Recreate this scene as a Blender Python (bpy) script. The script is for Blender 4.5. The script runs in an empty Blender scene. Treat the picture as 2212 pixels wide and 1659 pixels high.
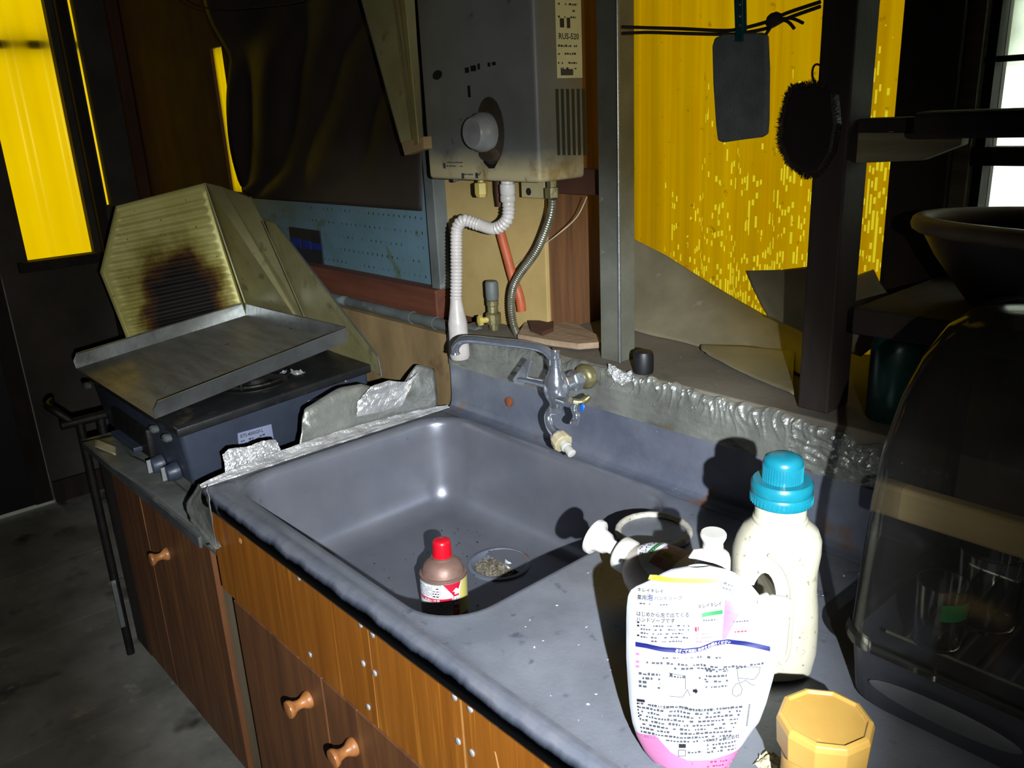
import bpy, bmesh, math, random
from mathutils import Vector, Matrix, noise
random.seed(7)
S = bpy.context.scene
COL = S.collection
V = Vector

# ------------------------------------------------------------------ camera
FPX = 1801.9
CAM = V((1.372, -0.475, 1.399))
yaw, pit, rol = 0.85408352, 0.31394933, -0.04974536
FW = V((-math.sin(yaw)*math.cos(pit), math.cos(yaw)*math.cos(pit), -math.sin(pit)))
_r = V((math.cos(yaw), math.sin(yaw), 0)); _u = _r.cross(FW)
RT = _r*math.cos(rol) + _u*math.sin(rol)
UP = _u*math.cos(rol) - _r*math.sin(rol)
cd = bpy.data.cameras.new('camera'); cam = bpy.data.objects.new('camera', cd); COL.objects.link(cam)
cd.sensor_width = 36; cd.lens = FPX/2212*36; cd.clip_start = .01
m3 = Matrix((RT, UP, -FW)).transposed()
cam.matrix_world = Matrix.Translation(CAM) @ m3.to_4x4()
S.camera = cam

# ------------------------------------------------------------------ light
W = bpy.data.worlds.new('world'); S.world = W; W.use_nodes = True
bg = W.node_tree.nodes['Background']
bg.inputs[0].default_value = (.92, 1.0, .84, 1); bg.inputs[1].default_value = 2.4   # overcast daylight outside

def spot(name, loc, target, power, size, blend, radius, col):
    l = bpy.data.lights.new(name, 'SPOT'); o = bpy.data.objects.new(name, l); COL.objects.link(o)
    l.energy = power; l.spot_size = math.radians(size); l.spot_blend = blend; l.shadow_soft_size = radius; l.color = col
    o.location = loc
    o.rotation_euler = (V(target)-V(loc)).to_track_quat('-Z', 'Y').to_euler()
TORCH = (1.60, -0.52, 1.42)      # hand torch held just right of and below the camera
spot('torch_beam', TORCH, (.39, .27, .77), 194, 47, .60, .006, (.90, .965, 1.06))
spot('torch_fill', TORCH, (-.45, .12, .62), 56, 96, 1.0, .006, (1, .98, .92))  # added fill at the torch position, aimed left to lift floor and stove side

S.view_settings.view_transform = 'Standard'; S.view_settings.look = 'None'
S.view_settings.gamma = 1; S.view_settings.use_curve_mapping = False
S.view_settings.exposure = 0.0

# ------------------------------------------------------------------ helpers
def P(x, y, X=None, Y=None, Z=None):
    """photo pixel -> point on the plane X=, Y= or Z="""
    d = FW + RT*((x-1106)/FPX) - UP*((y-829.5)/FPX)
    i, v = (0, X) if X is not None else (1, Y) if Y is not None else (2, Z)
    return CAM + d*((v-CAM[i])/d[i])
def Pplane(x, y, o, n):
    d = FW + RT*((x-1106)/FPX) - UP*((y-829.5)/FPX)
    return CAM + d*((o-CAM).dot(n)/d.dot(n))

class MB:
    def __init__(s): s.v = []; s.f = []
    def add(s, vs, fs):
        b = len(s.v); s.v += [V(p) for p in vs]; s.f += [tuple(i+b for i in f) for f in fs]; return s
    def box(s, x0, x1, y0, y1, z0, z1):
        vs = [(x, y, z) for z in (z0, z1) for y in (y0, y1) for x in (x0, x1)]
        return s.add(vs, [(0,2,3,1),(4,5,7,6),(0,1,5,4),(2,6,7,3),(0,4,6,2),(1,3,7,5)])
    def obox(s, c, ax, ay, az, hx, hy, hz):
        c, ax, ay, az = V(c), V(ax).normalized(), V(ay).normalized(), V(az).normalized()
        vs = [c+ax*(i*hx)+ay*(j*hy)+az*(k*hz) for k in (-1,1) for j in (-1,1) for i in (-1,1)]
        return s.add(vs, [(0,2,3,1),(4,5,7,6),(0,1,5,4),(2,6,7,3),(0,4,6,2),(1,3,7,5)])
    def beam(s, a, b, w, h, up=(0,0,1)):
        a, b = V(a), V(b); d = b-a; L = d.length; d.normalize()
        side = d.cross(V(up)).normalized(); u = side.cross(d)
        return s.obox((a+b)/2, d, side, u, L/2, w/2, h/2)
    def tube(s, path, r, n=12, cap=True):
        pts = [V(p) for p in path]; k = len(pts)
        rs = r if isinstance(r, (list, tuple)) else [r]*k
        t0 = (pts[1]-pts[0]).normalized()
        a = V((0,0,1)) if abs(t0.z) < .9 else V((1,0,0))
        u = t0.cross(a).normalized(); rings = []; prev = t0
        for i in range(k):
            t = (pts[min(i+1,k-1)]-pts[max(i-1,0)])
            t = t.normalized() if t.length > 1e-9 else prev
            q = prev.rotation_difference(t); u = (q @ u); u = (u - t*u.dot(t)).normalized(); w = t.cross(u); prev = t
            rings.append([pts[i]+(u*math.cos(2*math.pi*j/n)+w*math.sin(2*math.pi*j/n))*rs[i] for j in range(n)])
        vs = [p for R in rings for p in R]
        fs = [(i*n+j, i*n+(j+1)%n, (i+1)*n+(j+1)%n, (i+1)*n+j) for i in range(k-1) for j in range(n)]
        if cap: fs += [tuple(range(n-1,-1,-1)), tuple((k-1)*n+j for j in range(n))]
        return s.add(vs, fs)
    def lathe(s, prof, o=(0,0,0), axis=(0,0,1), n=24, cap=True, sx=1.0, sy=1.0, ref=None):
        o, ax = V(o), V(axis).normalized()
        a = V(ref) if ref else (V((1,0,0)) if abs(ax.x) < .9 else V((0,1,0)))
        u = (a-ax*a.dot(ax)).normalized(); w = ax.cross(u); k = len(prof)
        vs = [o+ax*h+(u*math.cos(2*math.pi*j/n)*sx+w*math.sin(2*math.pi*j/n)*sy)*r for r, h in prof for j in range(n)]
        fs = [(i*n+j, i*n+(j+1)%n, (i+1)*n+(j+1)%n, (i+1)*n+j) for i in range(k-1) for j in range(n)]
        if cap: fs += [tuple(range(n-1,-1,-1)), tuple((k-1)*n+j for j in range(n))]
        return s.add(vs, fs)
    def prism(s, poly, ext):
        p = [V(q) for q in poly]; e = V(ext); n = len(p)
        return s.add(p+[q+e for q in p], [tuple(range(n-1,-1,-1)), tuple(range(n,2*n))]+[(i,(i+1)%n,n+(i+1)%n,n+i) for i in range(n)])
    def grid(s, fn, nu, nv):
        vs = [fn(i/nu, j/nv) for j in range(nv+1) for i in range(nu+1)]
        return s.add(vs, [(j*(nu+1)+i, j*(nu+1)+i+1, (j+1)*(nu+1)+i+1, (j+1)*(nu+1)+i) for j in range(nv) for i in range(nu)])
    def loops(s, ls, close0=False, close1=False):
        n = len(ls[0]); vs = [p for L in ls for p in L]
        fs = [(i*n+j, i*n+(j+1)%n, (i+1)*n+(j+1)%n, (i+1)*n+j) for i in range(len(ls)-1) for j in range(n)]
        if close0: fs.append(tuple(range(n-1,-1,-1)))
        if close1: fs.append(tuple((len(ls)-1)*n+j for j in range(n)))
        return s.add(vs, fs)

def spline(pts, n=8):
    p = [V(q) for q in pts]; out = []
    for i in range(len(p)-1):
        a, b, c, d = p[max(i-1,0)], p[i], p[i+1], p[min(i+2,len(p)-1)]
        for k in range(n):
            t = k/n
            out.append(.5*((2*b)+(c-a)*t+(2*a-5*b+4*c-d)*t*t+(3*b-a-3*c+d)*t**3))
    out.append(p[-1]); return out
def lerp(a, b, t): return a+(b-a)*t
def poly_at(pts, t):
    k = t*(len(pts)-1); i = min(int(k), len(pts)-2); return V(pts[i]).lerp(V(pts[i+1]), k-i)
def by_y(rows, y):
    if y <= rows[0][0]: return rows[0][1:]
    for a, b in zip(rows, rows[1:]):
        if y <= b[0]:
            t = (y-a[0])/(b[0]-a[0]); return tuple(lerp(p, q, t) for p, q in zip(a[1:], b[1:]))
    return rows[-1][1:]

def thing(name, label, cat, loc=(0,0,0), rot=None, group=None):
    o = bpy.data.objects.new(name, None); COL.objects.link(o); o.location = loc; o.empty_display_size = .03
    if rot: o.rotation_euler = rot
    o['label'] = label; o['category'] = cat
    if group: o['group'] = group
    return o
def root_of(p):
    while p.parent: p = p.parent
    return p
def obj(name, mb, mat, parent=None, smooth=False, bevel=0, solid=0, local=False, seg=2, label=None, off=-1):
    me = bpy.data.meshes.new(name)
    o0 = V((0,0,0)) if (parent is None or local) else root_of(parent).location
    me.from_pydata([tuple(p-o0) for p in mb.v], [], mb.f)
    bm = bmesh.new(); bm.from_mesh(me)
    bmesh.ops.recalc_face_normals(bm, faces=bm.faces)
    if bevel:
        bmesh.ops.remove_doubles(bm, verts=bm.verts, dist=1e-6)
        bmesh.ops.bevel(bm, geom=[e for e in bm.edges if len(e.link_faces)==2 and e.calc_face_angle(0) > .5], offset=bevel, segments=seg, affect='EDGES', profile=.5)
    bm.to_mesh(me); bm.free()
    if smooth:
        for p in me.polygons: p.use_smooth = True
        me.set_sharp_from_angle(angle=math.radians(45))
    o = bpy.data.objects.new(name, me); COL.objects.link(o)
    me.materials.append(mat)
    if parent is not None: o.parent = parent
    if solid:
        m = o.modifiers.new('thick', 'SOLIDIFY'); m.thickness = solid; m.offset = off
    if label: o['label'] = label
    return o
def top(o, label, cat, group=None):
    o['label'] = label; o['category'] = cat
    if group: o['group'] = group
    return o
def struct(name, mb, mat, label, bevel=0, parent=None):
    o = obj(name, mb, mat, parent, bevel=bevel); o['kind'] = 'structure'; o['label'] = label; return o

# ------------------------------------------------------------------ materials
def hexc(h): return tuple(((int(h[i:i+2],16)/255+.055)/1.055)**2.4 if int(h[i:i+2],16) > 10 else int(h[i:i+2],16)/255/12.92 for i in (0,2,4))
class Mat:
    def __init__(s, name):
        s.m = bpy.data.materials.new(name); s.m.use_nodes = True; s.t = s.m.node_tree; s.n = s.t.nodes; s.l = s.t.links
        s.b = s.n['Principled BSDF']; s.out = s.n['Material Output']
        s.tc = s.n.new('ShaderNodeTexCoord')
    def node(s, ty, **kw):
        n = s.n.new(ty)
        for k, v in kw.items(): setattr(n, k, v)
        return n
    def noise(s, scale, detail=4, rough=.6, stretch=(1,1,1), dist=0):
        mp = s.node('ShaderNodeMapping'); mp.inputs['Scale'].default_value = stretch
        s.l.new(s.tc.outputs['Object'], mp.inputs[0])
        n = s.node('ShaderNodeTexNoise'); n.inputs['Scale'].default_value = scale; n.inputs['Detail'].default_value = detail
        n.inputs['Roughness'].default_value = rough; n.inputs['Distortion'].default_value = dist
        s.l.new(mp.outputs[0], n.inputs['Vector']); return n.outputs['Fac']
    def ramp(s, fac, a, b):
        r = s.node('ShaderNodeMapRange'); r.inputs[1].default_value = a; r.inputs[2].default_value = b
        s.l.new(fac, r.inputs[0]); return r.outputs[0]
    def math(s, op, a, b=None, c=None):
        n = s.node('ShaderNodeMath', operation=op)
        for i, v in enumerate((a, b, c)):
            if v is None: continue
            if isinstance(v, (int, float)): n.inputs[i].default_value = v
            else: s.l.new(v, n.inputs[i])
        return n.outputs[0]
    def mix(s, fac, a, b):
        n = s.node('ShaderNodeMix', data_type='RGBA')
        for i, v in ((0, fac), (6, a), (7, b)):
            if isinstance(v, tuple): n.inputs[i].default_value = (*v, 1)
            elif isinstance(v, (int, float)): n.inputs[i].default_value = v
            else: s.l.new(v, n.inputs[i])
        return n.outputs[2]
def mat(name, c1, c2=None, scale=12, rough=.6, metal=0, bump=0, bscale=60, stretch=(1,1,1), spots=(), trans=0, ior=1.45, alpha=1, rvar=.15, sss=0, spec=.5, coat=0, dist=0, bstretch=(1,1,1)):
    M = Mat(name); c1 = hexc(c1) if isinstance(c1, str) else c1
    col = None
    if c2:
        c2 = hexc(c2) if isinstance(c2, str) else c2
        f = M.ramp(M.noise(scale, 5, .6, stretch, dist), .35, .65)
        col = M.mix(f, c1, c2)
    for sc, thr, c, st in spots:
        c = hexc(c) if isinstance(c, str) else c
        f = M.ramp(M.noise(sc, 3, .55, st), thr-.02, thr+.10)
        col = M.mix(f, col if col is not None else c1, c)
    if col is not None: M.l.new(col, M.b.inputs['Base Color'])
    else: M.b.inputs['Base Color'].default_value = (*c1, 1)
    M.b.inputs['Metallic'].default_value = metal
    if rvar:
        r = M.node('ShaderNodeMapRange'); r.inputs[3].default_value = max(.02, rough-rvar); r.inputs[4].default_value = min(1, rough+rvar)
        M.l.new(M.noise(scale*1.7, 3), r.inputs[0]); M.l.new(r.outputs[0], M.b.inputs['Roughness'])
    else: M.b.inputs['Roughness'].default_value = rough
    M.b.inputs['IOR'].default_value = ior; M.b.inputs['Transmission Weight'].default_value = trans
    M.b.inputs['Alpha'].default_value = alpha; M.b.inputs['Specular IOR Level'].default_value = spec
    M.b.inputs['Coat Weight'].default_value = coat
    if sss:
        M.b.inputs['Subsurface Weight'].default_value = sss; M.b.inputs['Subsurface Radius'].default_value = (.01,.008,.006)
    if bump:
        bn = M.node('ShaderNodeBump'); bn.inputs['Strength'].default_value = bump; bn.inputs['Distance'].default_value = .004
        M.l.new(M.noise(bscale, 4, .6, bstretch), bn.inputs['Height']); M.l.new(bn.outputs[0], M.b.inputs['Normal'])
    return M.m

M = {}
M['steel'] = mat('dirty_stainless', '6c7078', '7f838b', 9, .42, .45, .10, 220, spots=[(45,.66,'565a66',(1,1,1)), (150,.735,'c9ccd2',(1,1,1))])
M['steel_basin'] = mat('brushed_stainless', '6c6f78', '7b7d84', 5, .34, .46, .05, 260, bstretch=(.3,.3,3), spots=[(70,.70,'6c6b68',(1,1,1))])
M['steel_back'] = mat('tarnished_stainless', '5a6070', '787d88', 6, .42, .4, .12, 160, spots=[(11,.64,'7a5a40',(1,1,1)), (120,.72,'aab0b8',(1,1,1))])
M['chrome'] = mat('chrome', 'c4cad4', 'a8aeb8', 30, .17, .86, .05, 90)
M['brass'] = mat('dirty_brass', '8b8460', '5d5636', 30, .4, .6, .2, 90)
M['foil'] = mat('aluminium_foil', '96988f', '787a74', 14, .34, .55, .45, 75, spots=[(14,.66,'7a6a4c',(1,1,1))])
M['foil_shiny'] = mat('crinkled_foil', 'd0d0ce', 'a8a8a6', 20, .28, .5, .8, 110)
M['foil_dull'] = mat('dull_aluminium_sheet', '7b7e78', '5e6159', 8, .5, .35, .25, 40, spots=[(30,.64,'8c8460',(1,1,1))])
M['alu_edge'] = mat('bare_aluminium', '9a9d9c', '7d807c', 10, .3, .8, .1, 60)
M['wood_door'] = mat('shaded_teak_veneer', '6b4526', '533320', 5, .5, 0, .05, 60, stretch=(6,6,.5), spots=[(8,.60,'7a4f2a',(7,7,.4))], rvar=.1)  # same wood as the apron; darker tone paints in the door recess shade
M['wood_apron'] = mat('teak_veneer', '8e5518', '75430f', 4, .42, 0, .05, 60, stretch=(9,9,.35), spots=[(7,.60,'a0661f',(12,12,.4))], rvar=.1)
M['wood_knob'] = mat('turned_wood', 'a06a3a', '7d4c26', 40, .4, 0, .05, 90)
M['wood_edge'] = mat('pale_wood_edge', 'b88a52', 'a07440', 30, .7)
M['wood_tan'] = mat('tan_plywood', '8a744e', '6e5a3a', 10, .8, 0, .15, 60, stretch=(1,1,.3), spots=[(9,.62,'5a4024',(1,1,1))])
M['wood_cream'] = mat('cream_plywood', 'a8925c', '96804c', 6, .8, 0, .1, 60, spots=[(13,.70,'6b5428',(2,2,.6))])
M['wood_orange'] = mat('orange_brown_timber', '664426', '4c3018', 6, .8, 0, .15, 60, stretch=(8,8,.5))
M['wood_brown'] = mat('dark_brown_board', '4b2a17', '3a2012', 5, .8, 0, .15, 60, stretch=(3,3,.5), spots=[(25,.72,'6e5236',(1,1,1))])
M['wood_sill'] = mat('reddish_brown_timber', '5e3320', '4a2718', 6, .7, 0, .15, 60, stretch=(.5,6,6), spots=[(14,.68,'8a6a44',(1,1,1))])
M['wood_dark'] = mat('blackened_timber', '2b211a', '1c1512', 7, .8, 0, .25, 50, stretch=(4,4,.4))
M['wood_grey'] = mat('weathered_timber', '7b7258', '5e573f', 8, .85, 0, .25, 70, stretch=(.6,4,6))
M['wood_pale'] = mat('broken_pale_wood', '97826a', '7d6850', 9, .8, 0, .4, 70, stretch=(.7,5,5))
M['black'] = mat('black_rubber', '0d0d0e', '161618', 20, .5)
M['gap'] = mat('dark_carcass', '15100b', '0d0a08', 10, .9)
M['floor'] = mat('grimy_floor_board', '85837a', '5c5a52', 3.5, .85, 0, .2, 40, spots=[(5,.60,'35302a',(1,1,1)), (16,.64,'8a8674',(1,1,1))])
M['wall_grey'] = mat('grimy_grey_wall', '4a443d', '37322c', 4, .9, 0, .15, 30)
M['wall_dark'] = mat('sooty_wall', '2f241b', '211911', 4, .9, 0, .15, 30)
M['ledge'] = mat('dusty_ledge_board', '6b6558', '544e42', 5, .85, 0, .15, 60, spots=[(90,.74,'b8b4a4',(1,1,1)), (12,.66,'40382c',(1,1,1))])
M['lino'] = mat('old_lino_sheet', '7c765e', '655f4a', 6, .42, 0, .08, 60, spots=[(16,.70,'8a867a',(1,1,1))])
M['lino_back'] = mat('dark_lino', '2c2a24', '201e1a', 6, .5)
M['heater'] = mat('sooty_grey_enamel', '6e706c', '5c5e5b', 4, .5, 0, .06, 60, spots=[(14,.66,'4a4a46',(1,1,1))])
M['heater_low'] = mat('yellowed_enamel', 'a59c74', '8d855f', 6, .55, 0, .08, 60, spots=[(16,.60,'8a6a2c',(1,1,1)), (30,.68,'5a3a18',(1,1,1))])
M['heater_knob'] = mat('grey_plastic', '8c8e8e', '757777', 20, .4)
M['label_pale'] = mat('yellowed_label', 'c9c9a0', 'b9b98c', 8, .6)
M['ink'] = mat('dark_ink', '23261f', rvar=0, rough=.7)
M['ink_black'] = mat('black_ink', '0c0c0e', rvar=0, rough=.6)
M['ink_grey'] = mat('grey_ink', '34373c', rvar=0, rough=.6)
M['ink_blue'] = mat('blue_ink', '04104e', rvar=0, rough=.5)
M['ink_green'] = mat('green_ink', '176a36', rvar=0, rough=.5)
M['ink_pink'] = mat('pink_ink', '93597a', rvar=0, rough=.5)
M['ink_palepink'] = mat('pale_pink_ink', '927a88', rvar=0, rough=.5)
M['ink_red'] = mat('red_ink', 'b81432', rvar=0, rough=.5)
M['ink_yellow'] = mat('yellow_ink', '949030', rvar=0, rough=.5)
M['ink_cream'] = mat('cream_ink', 'c8bd6e', rvar=0, rough=.5)
M['ink_white'] = mat('white_ink', 'dadae0', rvar=0, rough=.5)
M['hose_white'] = mat('white_plastic_hose', 'b9b4ae', 'a8a29a', 30, .35, 0, .05, 90)
M['plastic_white'] = mat('white_plastic', 'bcbab4', 'b0aea6', 20, .35, sss=.1)
M['plastic_dirty'] = mat('speckled_white_plastic', 'b6b29e', 'a8a48c', 10, .4, sss=.1, spots=[(150,.66,'55503f',(1,1,1)), (70,.68,'6e6850',(1,1,1))])
M['plastic_cream'] = mat('cream_plastic', 'b9ae90', 'a39877', 30, .5)
M['plastic_yellowed'] = mat('yellowed_plastic', 'b7a75c', 'a49448', 30, .45)
M['flex'] = mat('steel_flex_hose', '8c8a7a', '6f6d5c', 40, .35, .7)
M['orange_hose'] = mat('orange_rubber', 'a24f2c', '8a3f22', 20, .55)
M['pvc'] = mat('grey_pvc', '5c625f', '474c49', 8, .6, 0, .1, 60, spots=[(14,.62,'7c8688',(1,1,1))])
M['stove'] = mat('blue_grey_enamel', '3b4250', '2f3541', 6, .40, .1, .06, 80)
M['stove_top'] = mat('greasy_dark_plate', '2c2c2c', '1f1f20', 10, .4, .3, .15, 80, spots=[(14,.62,'4a4236',(1,1,1))])
M['iron'] = mat('black_iron', '161514', '221f1c', 30, .55, .4, .2, 90)
M['sticker'] = mat('grey_blue_sticker', '8088a0', '727a92', 12, .5)
M['tray'] = mat('greasy_steel_tray', '8c8a80', '747066', 9, .45, .45, .12, 90, stretch=(.6,4,1), spots=[(40,.68,'3c382e',(1,1,1)), (10,.70,'7a5c3c',(1,1,1))])
M['guard_side'] = mat('greasy_aluminium_guard', '918c62', '7c764e', 7, .5, .3, .12, 80, spots=[(20,.64,'5e5636',(1,1,1))])
M['teal_cap'] = mat('teal_plastic', '177f90', '126e80', 20, .3, trans=.25, sss=.1)
M['red_cap'] = mat('red_plastic', 'cf1226', 'bd0e20', 20, .35)
M['can_metal'] = mat('rusty_can_metal', '8f7468', '7c6054', 20, .5, .35, .12, 120, spots=[(30,.66,'8a5a30',(1,1,1))])
M['bottle_brown'] = mat('translucent_white_plastic', 'b9aea2', 'a89c8e', 12, .4, sss=.1)
M['jar_yellow'] = mat('amber_plastic', 'b8924a', 'a8823a', 9, .4, trans=.15, sss=.15, spots=[(70,.70,'d0b060',(1,1,1))])
M['debris'] = mat('food_debris', '5c5444', '8b8474', 90, .9, 0, .4, 200)
M['sponge'] = mat('grey_sponge_cloth', '5a6060', '4c5252', 30, .95, 0, .5, 350, sss=.0)
M['bristle'] = mat('dark_bristle', '1c1712', '2a2118', 40, .9)
M['rope'] = mat('dark_cord', '1d1813', '2a221a', 60, .9)
M['clip'] = mat('teal_clip', '0e4a52', '0a3a42', 30, .35, trans=.2)
M['post_metal'] = mat('galvanised_angle', '7c7d70', '626356', 9, .42, .45, .1, 80, spots=[(70,.71,'b0b0a4',(1,1,1))])
M['vinyl'] = mat('dark_vinyl', '2f2722', '241e1a', 3, .55, 0, .1, 18)
M['dome'] = None
M['dryer_base'] = mat('dark_grey_plastic', '33343a', '2a2b30', 12, .4)
M['wood_bar'] = mat('beige_wood', '9c8a60', '8a7850', 8, .6, stretch=(.5,4,4))
M['tub'] = mat('dark_lacquer', '1b1413', '130e0d', 10, .5)
M['tub_rim'] = mat('worn_wood_rim', '6f5f4c', '5a4c3c', 10, .6)
M['glass'] = mat('clear_glass', (.9,.95,.93), rough=.03, rvar=0, trans=1, ior=1.45)
M['green_bottle'] = mat('dark_green_plastic', '0f3a34', '0b2c28', 10, .35)
M['door_dark'] = mat('dark_blue_door', '0d1018', '12141c', 5, .6)
M['ring_white'] = mat('speckled_white_rim', 'b4b0a2', '9a9686', 60, .6, spots=[(160,.64,'6c685c',(1,1,1))])

def yellow_mat():
    m = Mat('yellow_translucent_sheet')
    sep = m.node('ShaderNodeSeparateXYZ'); m.l.new(m.tc.outputs['Object'], sep.inputs[0])
    streak = m.ramp(m.noise(9, 4, .6, (6,6,.12)), .35, .68)
    blot = m.ramp(m.noise(5, 4, .65), .3, .75)
    spot_ = m.ramp(m.noise(60, 2, .5), .68, .75)
    c = m.mix(streak, (.20,.092,.0), (.255,.140,.0))
    c = m.mix(m.math('MULTIPLY', blot, .35), c, (.26,.165,.0))
    # flaked paint: little upright dashes that let more daylight through, denser low down on the right
    fx = m.math('FLOOR', m.math('MULTIPLY', sep.outputs[0], 190)); 
    off = m.node('ShaderNodeTexWhiteNoise', noise_dimensions='1D'); m.l.new(fx, off.inputs['W'])
    fz = m.math('FLOOR', m.math('ADD', m.math('MULTIPLY', sep.outputs[2], 95), m.math('MULTIPLY', off.outputs[0], 7)))
    cmb = m.node('ShaderNodeCombineXYZ'); m.l.new(fx, cmb.inputs[0]); m.l.new(fz, cmb.inputs[1])
    wn = m.node('ShaderNodeTexWhiteNoise', noise_dimensions='2D'); m.l.new(cmb.outputs[0], wn.inputs['Vector'])
    dens = m.math('ADD', m.math('MULTIPLY', m.math('SUBTRACT', sep.outputs[0], .42), 1.0), m.math('MULTIPLY', m.math('SUBTRACT', 1.30, sep.outputs[2]), 1.5))
    dens = m.math('ADD', dens, m.math('MULTIPLY', m.math('SUBTRACT', m.noise(14, 3, .6, (2,1,.6)), .5), 1.6))
    dens = m.math('MINIMUM', m.math('MAXIMUM', m.math('MULTIPLY', dens, .75), 0.0), .48)
    dens = m.math('MULTIPLY', dens, m.math('GREATER_THAN', sep.outputs[0], .30))
    flake = m.math('MULTIPLY', m.math('LESS_THAN', wn.outputs[0], dens), m.math('LESS_THAN', m.math('FRACT', m.math('MULTIPLY', sep.outputs[0], 190)), .62))
    c = m.mix(m.math('MULTIPLY', flake, .85), c, (.40,.32,.012))
    c = m.mix(m.math('MULTIPLY', spot_, .5), c, (.07,.03,0))
    tr = m.node('ShaderNodeBsdfTranslucent'); m.l.new(c, tr.inputs[0])
    df = m.node('ShaderNodeBsdfDiffuse'); df.inputs[0].default_value = (.16,.10,.01,1)
    mx = m.node('ShaderNodeMixShader'); mx.inputs[0].default_value = .9
    m.l.new(df.outputs[0], mx.inputs[1]); m.l.new(tr.outputs[0], mx.inputs[2]); m.l.new(mx.outputs[0], m.out.inputs[0])
    return m.m
M['yellow'] = yellow_mat()
def yellow_clean():
    m = Mat('clean_yellow_sheet')
    c = m.mix(m.ramp(m.noise(3, 4, .6, (1,1,.4)), .35, .7), (.385,.235,.0), (.43,.275,.0))
    c = m.mix(m.math('MULTIPLY', m.ramp(m.noise(120, 2), .72, .78), .4), c, (.2,.10,0))
    tr = m.node('ShaderNodeBsdfTranslucent'); m.l.new(c, tr.inputs[0])
    df = m.node('ShaderNodeBsdfGlossy'); df.inputs[0].default_value = (.5,.4,.1,1); df.inputs[1].default_value = .25
    mx = m.node('ShaderNodeMixShader'); mx.inputs[0].default_value = .92
    m.l.new(df.outputs[0], mx.inputs[1]); m.l.new(tr.outputs[0], mx.inputs[2]); m.l.new(mx.outputs[0], m.out.inputs[0])
    return m.m
M['yellow_clean'] = yellow_clean()
def milky(name, col, fac):
    m = Mat(name)
    tr = m.node('ShaderNodeBsdfTranslucent'); tr.inputs[0].default_value = (*col, 1)
    tp = m.node('ShaderNodeBsdfTransparent')
    f = m.ramp(m.noise(6, 3, .6, (1,1,.6)), .3, .7)
    mx = m.node('ShaderNodeMixShader'); m.l.new(m.math('MULTIPLY', f, fac), mx.inputs[0])
    m.l.new(tp.outputs[0], mx.inputs[1]); m.l.new(tr.outputs[0], mx.inputs[2]); m.l.new(mx.outputs[0], m.out.inputs[0])
    return m.m
M['film'] = milky('milky_film', (.30,.38,.20), .95)
def dome_mat():
    m = Mat('smoked_clear_plastic')
    tp = m.node('ShaderNodeBsdfTransparent'); tp.inputs[0].default_value = (.72,.72,.70,1)
    gl = m.node('ShaderNodeBsdfGlossy'); gl.inputs[0].default_value = (.8,.8,.8,1); gl.inputs[1].default_value = .12
    df = m.node('ShaderNodeBsdfDiffuse'); df.inputs[0].default_value = (.30,.29,.27,1)
    lw = m.node('ShaderNodeLayerWeight'); lw.inputs[0].default_value = .25
    a = m.node('ShaderNodeMixShader'); a.inputs[0].default_value = .028   # dust
    m.l.new(tp.outputs[0], a.inputs[1]); m.l.new(df.outputs[0], a.inputs[2])
    b = m.node('ShaderNodeMixShader'); m.l.new(m.math('MULTIPLY', lw.outputs['Fresnel'], .8), b.inputs[0])
    m.l.new(a.outputs[0], b.inputs[1]); m.l.new(gl.outputs[0], b.inputs[2]); m.l.new(b.outputs[0], m.out.inputs[0])
    return m.m
M['dome'] = dome_mat()
def guard_burn():
    m = Mat('burnt_ribbed_aluminium')
    c = m.mix(m.ramp(m.noise(9, 5, .65), .35, .65), hexc('cfcb86'), hexc('bfba6c'))
    c = m.mix(m.ramp(m.noise(90, 2), .68, .74), c, hexc('5e5a3c'))
    vm = m.node('ShaderNodeVectorMath', operation='SUBTRACT'); vm.inputs[1].default_value = (0, .305, .055)
    m.l.new(m.tc.outputs['Object'], vm.inputs[0])
    mp = m.node('ShaderNodeMapping'); mp.inputs['Scale'].default_value = (0, 1.0, .74); m.l.new(vm.outputs[0], mp.inputs[0])
    ln = m.node('ShaderNodeVectorMath', operation='LENGTH'); m.l.new(mp.outputs[0], ln.inputs[0])
    d = m.math('ADD', ln.outputs['Value'], m.math('MULTIPLY', m.math('SUBTRACT', m.noise(16, 4, .6), .5), .085))
    c = m.mix(m.ramp(d, .165, .105), c, hexc('7a6a1e'))
    c = m.mix(m.ramp(d, .125, .095), c, hexc('4a2c0e'))
    c = m.mix(m.ramp(d, .105, .070), c, hexc('17120e'))
    m.l.new(c, m.b.inputs['Base Color']); m.b.inputs['Roughness'].default_value = .5; m.b.inputs['Metallic'].default_value = .25
    return m.m
M['guard_burn'] = guard_burn()
def lip_mat():
    m = Mat('dusty_polished_lip')
    sep = m.node('ShaderNodeSeparateXYZ'); m.l.new(m.tc.outputs['Object'], sep.inputs[0])
    z = m.math('ADD', sep.outputs[2], m.math('MULTIPLY', m.math('SUBTRACT', m.noise(22, 4, .6, (1,.4,.4)), .5), .014))
    dust = m.ramp(z, .0235, .0325)      # dust lies on the upper half of the rolled edge, below it the steel is polished
    m.l.new(m.mix(dust, hexc('566074'), m.mix(m.ramp(m.noise(30, 4), .35, .7), hexc('7c7f86'), hexc('666b78'))), m.b.inputs['Base Color'])
    m.l.new(m.math('SUBTRACT', 1.0, m.math('MULTIPLY', dust, .6)), m.b.inputs['Metallic'])
    m.l.new(m.math('ADD', .16, m.math('MULTIPLY', dust, .28)), m.b.inputs['Roughness'])
    return m.m
M['lip'] = lip_mat()
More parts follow.
